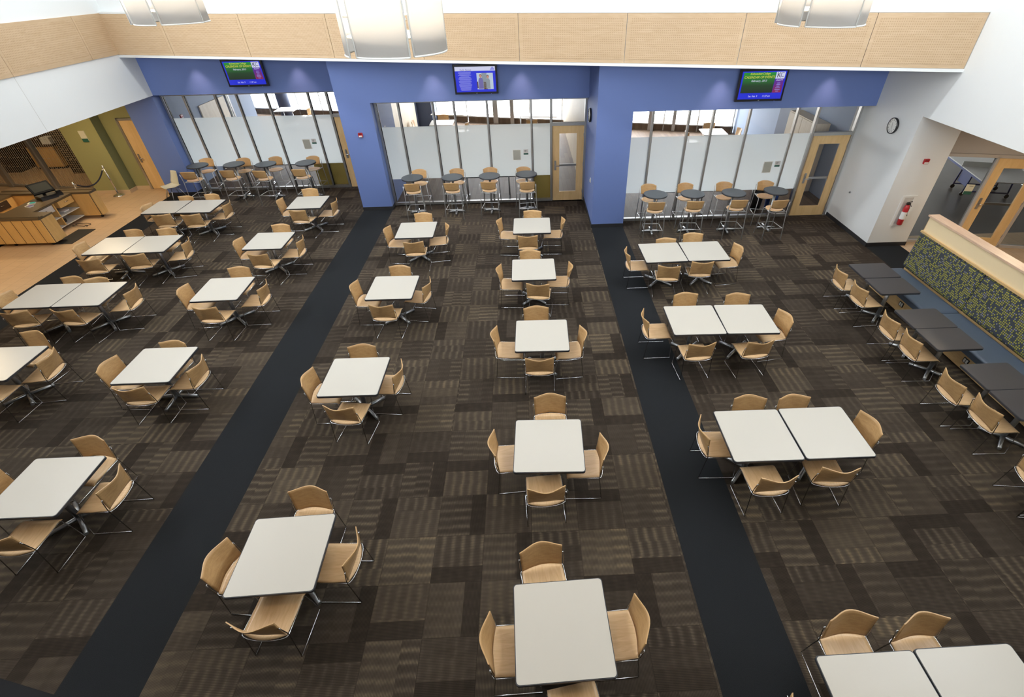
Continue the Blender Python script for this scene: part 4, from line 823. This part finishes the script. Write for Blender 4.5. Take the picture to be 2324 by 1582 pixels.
bx = empty('paper_stack', (-17.65, 19.75, .86)); tag(bx, 'white stack of papers on top of the wooden back cabinet', 'papers'); b = MB(); b.box(-.16, .16, -.15, .15, 0, .22, 'paper'); b.build('sheets', bx)

ct = empty('service_cart', (0, 0, 0)); tag(ct, 'wheeled wooden cashier cart with brown stone top at far left', 'cart')
Z0, ZT = .10, .735
b = MB(); b.box(-15.3, -12.74, 12.58, 13.02, Z0, ZT, 'cart_wood')
for i in range(9): x = -15.1 + i*.27; b.box(x, x+.006, 12.573, 12.58, Z0, ZT, 'dark_brown')
b.build('near_arm', ct)
b = MB(); b.prism([(-12.74, 12.58), (-12.715, 12.60), (-12.715, 12.84), (-12.74, 12.84)], Z0, ZT, 'cart_wood'); b.box(-12.715, -12.708, 12.59, 12.60, Z0, ZT, 'dark_edge'); b.build('end_panel', ct)
b = MB(); b.box(-14.1, -12.74, 14.5, 14.74, Z0, ZT, 'cart_wood'); b.box(-13.25, -12.74, 14.47, 14.5, Z0, ZT, 'cart_wood'); b.box(-12.742, -12.735, 14.46, 14.475, Z0, ZT, 'dark_edge'); b.build('far_arm', ct)
b = MB(); b.box(-12.735, -12.715, 14.49, 14.74, Z0, ZT, 'cart_wood'); b.build('end_panel', ct)
b = MB(); b.box(-13.95, -13.9, 13.02, 14.5, Z0, ZT, 'cart_wood'); b.build('back_panel', ct)
for z in (Z0, .34): b = MB(); b.box(-13.9, -13.25, 13.02, 14.48, z, z+.02, 'grey_storage'); b.build('shelf', ct)
b = MB(); b.box(-13.9, -13.25, 13.73, 13.76, Z0, ZT, 'cart_wood'); b.build('divider', ct)
b = MB(); b.box(-13.27, -13.25, 13.02, 13.05, Z0, ZT, 'cart_wood'); b.build('divider', ct)
for y0, y1 in ((13.06, 13.71), (13.92, 14.46)):
    b = MB(); b.box(-13.85, -13.27, y0, y1, .54, .71, 'cart_wood' if y0 > 13.5 else 'grey_storage'); d = b.build('drawer', ct); b = MB(); b.tube([(-13.27, (y0+y1)/2-.05, .64), (-13.235, (y0+y1)/2-.05, .64), (-13.235, (y0+y1)/2+.05, .64), (-13.27, (y0+y1)/2+.05, .64)], .006, 'chrome', 6); b.build('pull', d)
b = MB(); b.box(-15.35, -12.72, 12.56, 13.04, ZT, .775, 'granite'); b.box(-15.35, -12.72, 12.56, 12.72, .775, .80, 'granite'); b.box(-15.35, -12.725, 12.60, 12.63, .80, .815, 'granite'); b.box(-13.98, -13.24, 13.04, 14.47, ZT, .775, 'granite')
b.box(-15.35, -12.72, 14.47, 14.76, ZT, .79, 'granite'); b.box(-15.35, -12.725, 14.66, 14.74, .79, .81, 'granite'); b.build('countertop', ct)
b = MB(); b.box(-15.3, -14.1, 14.5, 14.74, Z0, ZT, 'cart_wood'); b.box(-15.35, -14.95, 13.04, 14.5, Z0, ZT, 'cart_wood'); b.box(-15.35, -14.93, 13.04, 14.5, ZT, .775, 'granite'); b.build('back_arm', ct)
for y in (13.4, 14.0):
    b = MB(); b.box(-14.95, -14.93, y-.25, y+.25, .5, .7, 'dark_brown'); d = b.build('drawer', ct); b = MB(); b.tube([(-14.93, y-.05, .62), (-14.9, y-.05, .62), (-14.9, y+.05, .62), (-14.93, y+.05, .62)], .006, 'chrome', 6); b.build('pull', d)
for x, y in ((-13.9, 12.7), (-12.9, 12.7), (-12.85, 14.6), (-14.9, 12.7)):
    b = MB(); b.tube([(x-.015, y, .05), (x+.015, y, .05)], .05, 'black_rubber', 14); b.box(x-.03, x+.03, y-.02, y+.02, .08, .1, 'brushed_grey'); b.build('caster', ct)
rg = empty('cash_register', (-13.62, 14.1, .775), R(60)); tag(rg, 'black cash register with tilted screen on the cart', 'cash register')
b = MB(); b.box(-.2, .2, -.2, .2, 0, .10, 'black_plastic'); b.build('cash_drawer', rg); b = MB(); b.tube([(0, .05, .1), (0, .08, .25)], .04, 'black_plastic', 10); b.build('stand', rg)
rr_ = Matrix.Translation((0, .02, .26)) @ Matrix.Rotation(R(-42), 4, 'X'); b = MB(); b.box(-.25, .25, -.03, .03, -.13, .18, 'dull_black', rr_); b.box(-.21, .21, -.037, -.03, -.09, .14, 'dull_screen', rr_); b.build('screen', rg)
b = MB(); b.box(.22, .36, -.1, .05, 0, .09, 'black_plastic'); b.box(.24, .34, -.1, -.02, .09, .14, 'black_plastic'); b.build('card_reader', rg)
b = MB(); b.lathe([(.0, -.035), (.025, -.025), (.035, 0), (.025, .025), (.0, .035)], 'bright_yellow', 14, cap=False); tag(b.build('foam_ball', None, (-14.1, 14.05+.5, .825)), 'small bright yellow ball on the cart top', 'ball')
for (x, y, m1, lab, rz) in ((-13.72, 13.66, 'teal_card', 'teal and white leaflet stack beside the cash register', 20), (-13.62, 13.45, 'purple_card', 'purple and white leaflet stack nearest the shelves on the cart', -15)):
    t = empty('leaflet_stack', (x, y, .775), R(rz)); tag(t, lab, 'leaflets'); b = MB(); b.box(-.08, .08, -.06, .06, 0, .03, 'paper'); b.build('pages', t); b = MB(); b.box(-.03, .085, -.062, .062, .03, .034, m1); b.build('cover', t)
b = MB(); b.box(-.12, .12, -.1, .1, 0, .03, 'paper'); b.box(-.06, .16, -.14, .05, .03, .045, 'paper'); tag(b.build('papers', None, (-13.5, 14.15, .36)), 'loose white papers on the middle shelf of the cart', 'papers')
b = MB(); b.box(-.09, .09, -.06, .06, 0, .09, 'black_plastic'); tag(b.build('power_adapter', None, (-13.5, 13.95, .12)), 'small dark box on the lower shelf of the cart', 'adapter')
b = MB(); b.tube([(.22*math.cos(a)*(1+.15*math.sin(3*a)), .1*math.sin(a)+.02*a, .012+.004*math.sin(2*a)) for a in [i*.3 for i in range(38)]], .007, 'black_rubber', 6); tag(b.build('coiled_cable', None, (-13.05, 13.85, 0)), 'coiled black power cord on the tiles before the cart shelves', 'cord')
b = MB(); b.box(-12.93, -12.44, 12.7, 13.66, 0, .012, 'black_rubber'); tag(b.build('floor_mat'), 'black anti-fatigue mat between the arms of the cart', 'mat')
b = MB(); b.box(-15.8, -14.3, 12.75-.5, 13.2-.3, 0, .01, 'black_rubber'); tag(b.build('floor_mat'), 'black mat in front of the cart at the left picture edge', 'mat')
def stanchion(x, y, h, lab):
    t = empty('stanchion_post', (x, y, 0)); tag(t, lab, 'stanchion', 'chrome rope posts')
    b = MB(); b.lathe([(.165, 0), (.165, .012), (.14, .03), (.07, .055), (.03, .07), (.026, .08)], 'chrome', 28); b.build('base', t); b = MB(); b.tube([(0, 0, .06), (0, 0, h-.04)], .024, 'chrome', 14); b.build('post', t)
    b = MB(); b.lathe([(.03, h-.09), (.034, h-.08), (.034, h-.05), (.024, h-.045), (.03, h-.02), (.012, h)], 'chrome', 16); b.build('finial', t)
stanchion(-13.52, 16.42, .97, 'chrome rope post standing by the olive wall'); stanchion(-13.45, 14.96, .93, 'chrome rope post half hidden behind the cart')
rp = empty('barrier_rope', (0, 0, 0)); tag(rp, 'dark rope sagging between the two chrome posts', 'rope')
pts = [(-13.52 + .05*q, 16.38 - 1.36*q, .88 - .04*q - .42*4*q*(1-q)*.6) for q in [i/20 for i in range(21)]]
b = MB(); b.tube(pts[1:-1], .019, 'rope_navy', 10); b.build('cord', rp); b = MB(); b.tube(pts[:2], .014, 'chrome', 8); b.build('hook', rp); b = MB(); b.tube(pts[-2:], .014, 'chrome', 8); b.build('hook', rp)
t = empty('room_sign', (-13.72, 16.61, 1.78)); tag(t, 'cream room sign with green foot on the olive wall', 'sign')
b = MB(); b.box(-.09, .09, -.015, .01, -.16, .16, 'cream_shell'); b.build('plate', t); b = MB(); b.box(-.09, .09, -.018, -.015, -.16, -.06, 'green_label'); b.build('label_strip', t)

# servery lamps, and unseen corridor lamps added to brighten the white block
for x, y, p in ((-13.2, 14.6, 75), (-13.4, 9.5, 80), (-16.8, 12.0, 45), (-17.5, 18.2, 14)):
    t = empty('ceiling_light', (x, y, 3.19)); tag(t, 'flat warm ceiling light above the servery tiles', 'lamp', 'servery ceiling lights')
    b = MB(); b.box(-.62, .62, -.32, .32, -.03, 0, 'white_plastic'); b.build('frame', t); b = MB(); b.box(-.58, .58, -.28, .28, -.034, -.03, 'warm_diffuser'); b.build('diffuser', t)
    light('servery_lamp', 'AREA', (x, y, 3.14), p, (1, .74, .42), size=1.1, size_y=.5)
for x, y, p in ((10.4, 9.0, 42), (11.5, 5.5, 30)):
    t = empty('ceiling_light', (x, y, 3.02)); tag(t, 'unseen warm light panel added above the right corridor', 'lamp', 'added corridor fill lights')
    b = MB(); b.box(-.32, .32, -.32, .32, -.03, 0, 'white_plastic'); b.build('frame', t); b = MB(); b.box(-.28, .28, -.28, .28, -.034, -.03, 'warm_diffuser'); b.build('diffuser', t)
    light('corridor_fill', 'AREA', (x, y, 2.97), p, (1, .78, .52), size=.5)
light('game_room_daylight', 'AREA', (13.5, 21.6, 1.9), 65, (.85, .92, 1), rot=(R(-90), 0, 0), size=5, size_y=2.2)
# unseen spots without fixtures, added to warm the near tables
for x, y in ((-6, 1.5), (-2, 1.5), (2, 1.5), (6, 1.5)):
    light('near_warm_fill', 'SPOT', (x, y, 8.9), 150, (1, .72, .42), size=.15, spot=R(95), blend=1)

# lettering becomes plain mesh
bpy.context.view_layer.update(); dg = bpy.context.evaluated_depsgraph_get()
for o in [o for o in bpy.data.objects if o.type == 'FONT']:
    me = bpy.data.meshes.new_from_object(o.evaluated_get(dg)); n_ = o.name; p = o.parent; mw = (o.location.copy(), o.rotation_euler.copy(), o.scale.copy())
    base = n_.split('.')[0]; bpy.data.objects.remove(o); q = bpy.data.objects.new(base, me); col.objects.link(q); q.parent = p; q.location, q.rotation_euler, q.scale = mw
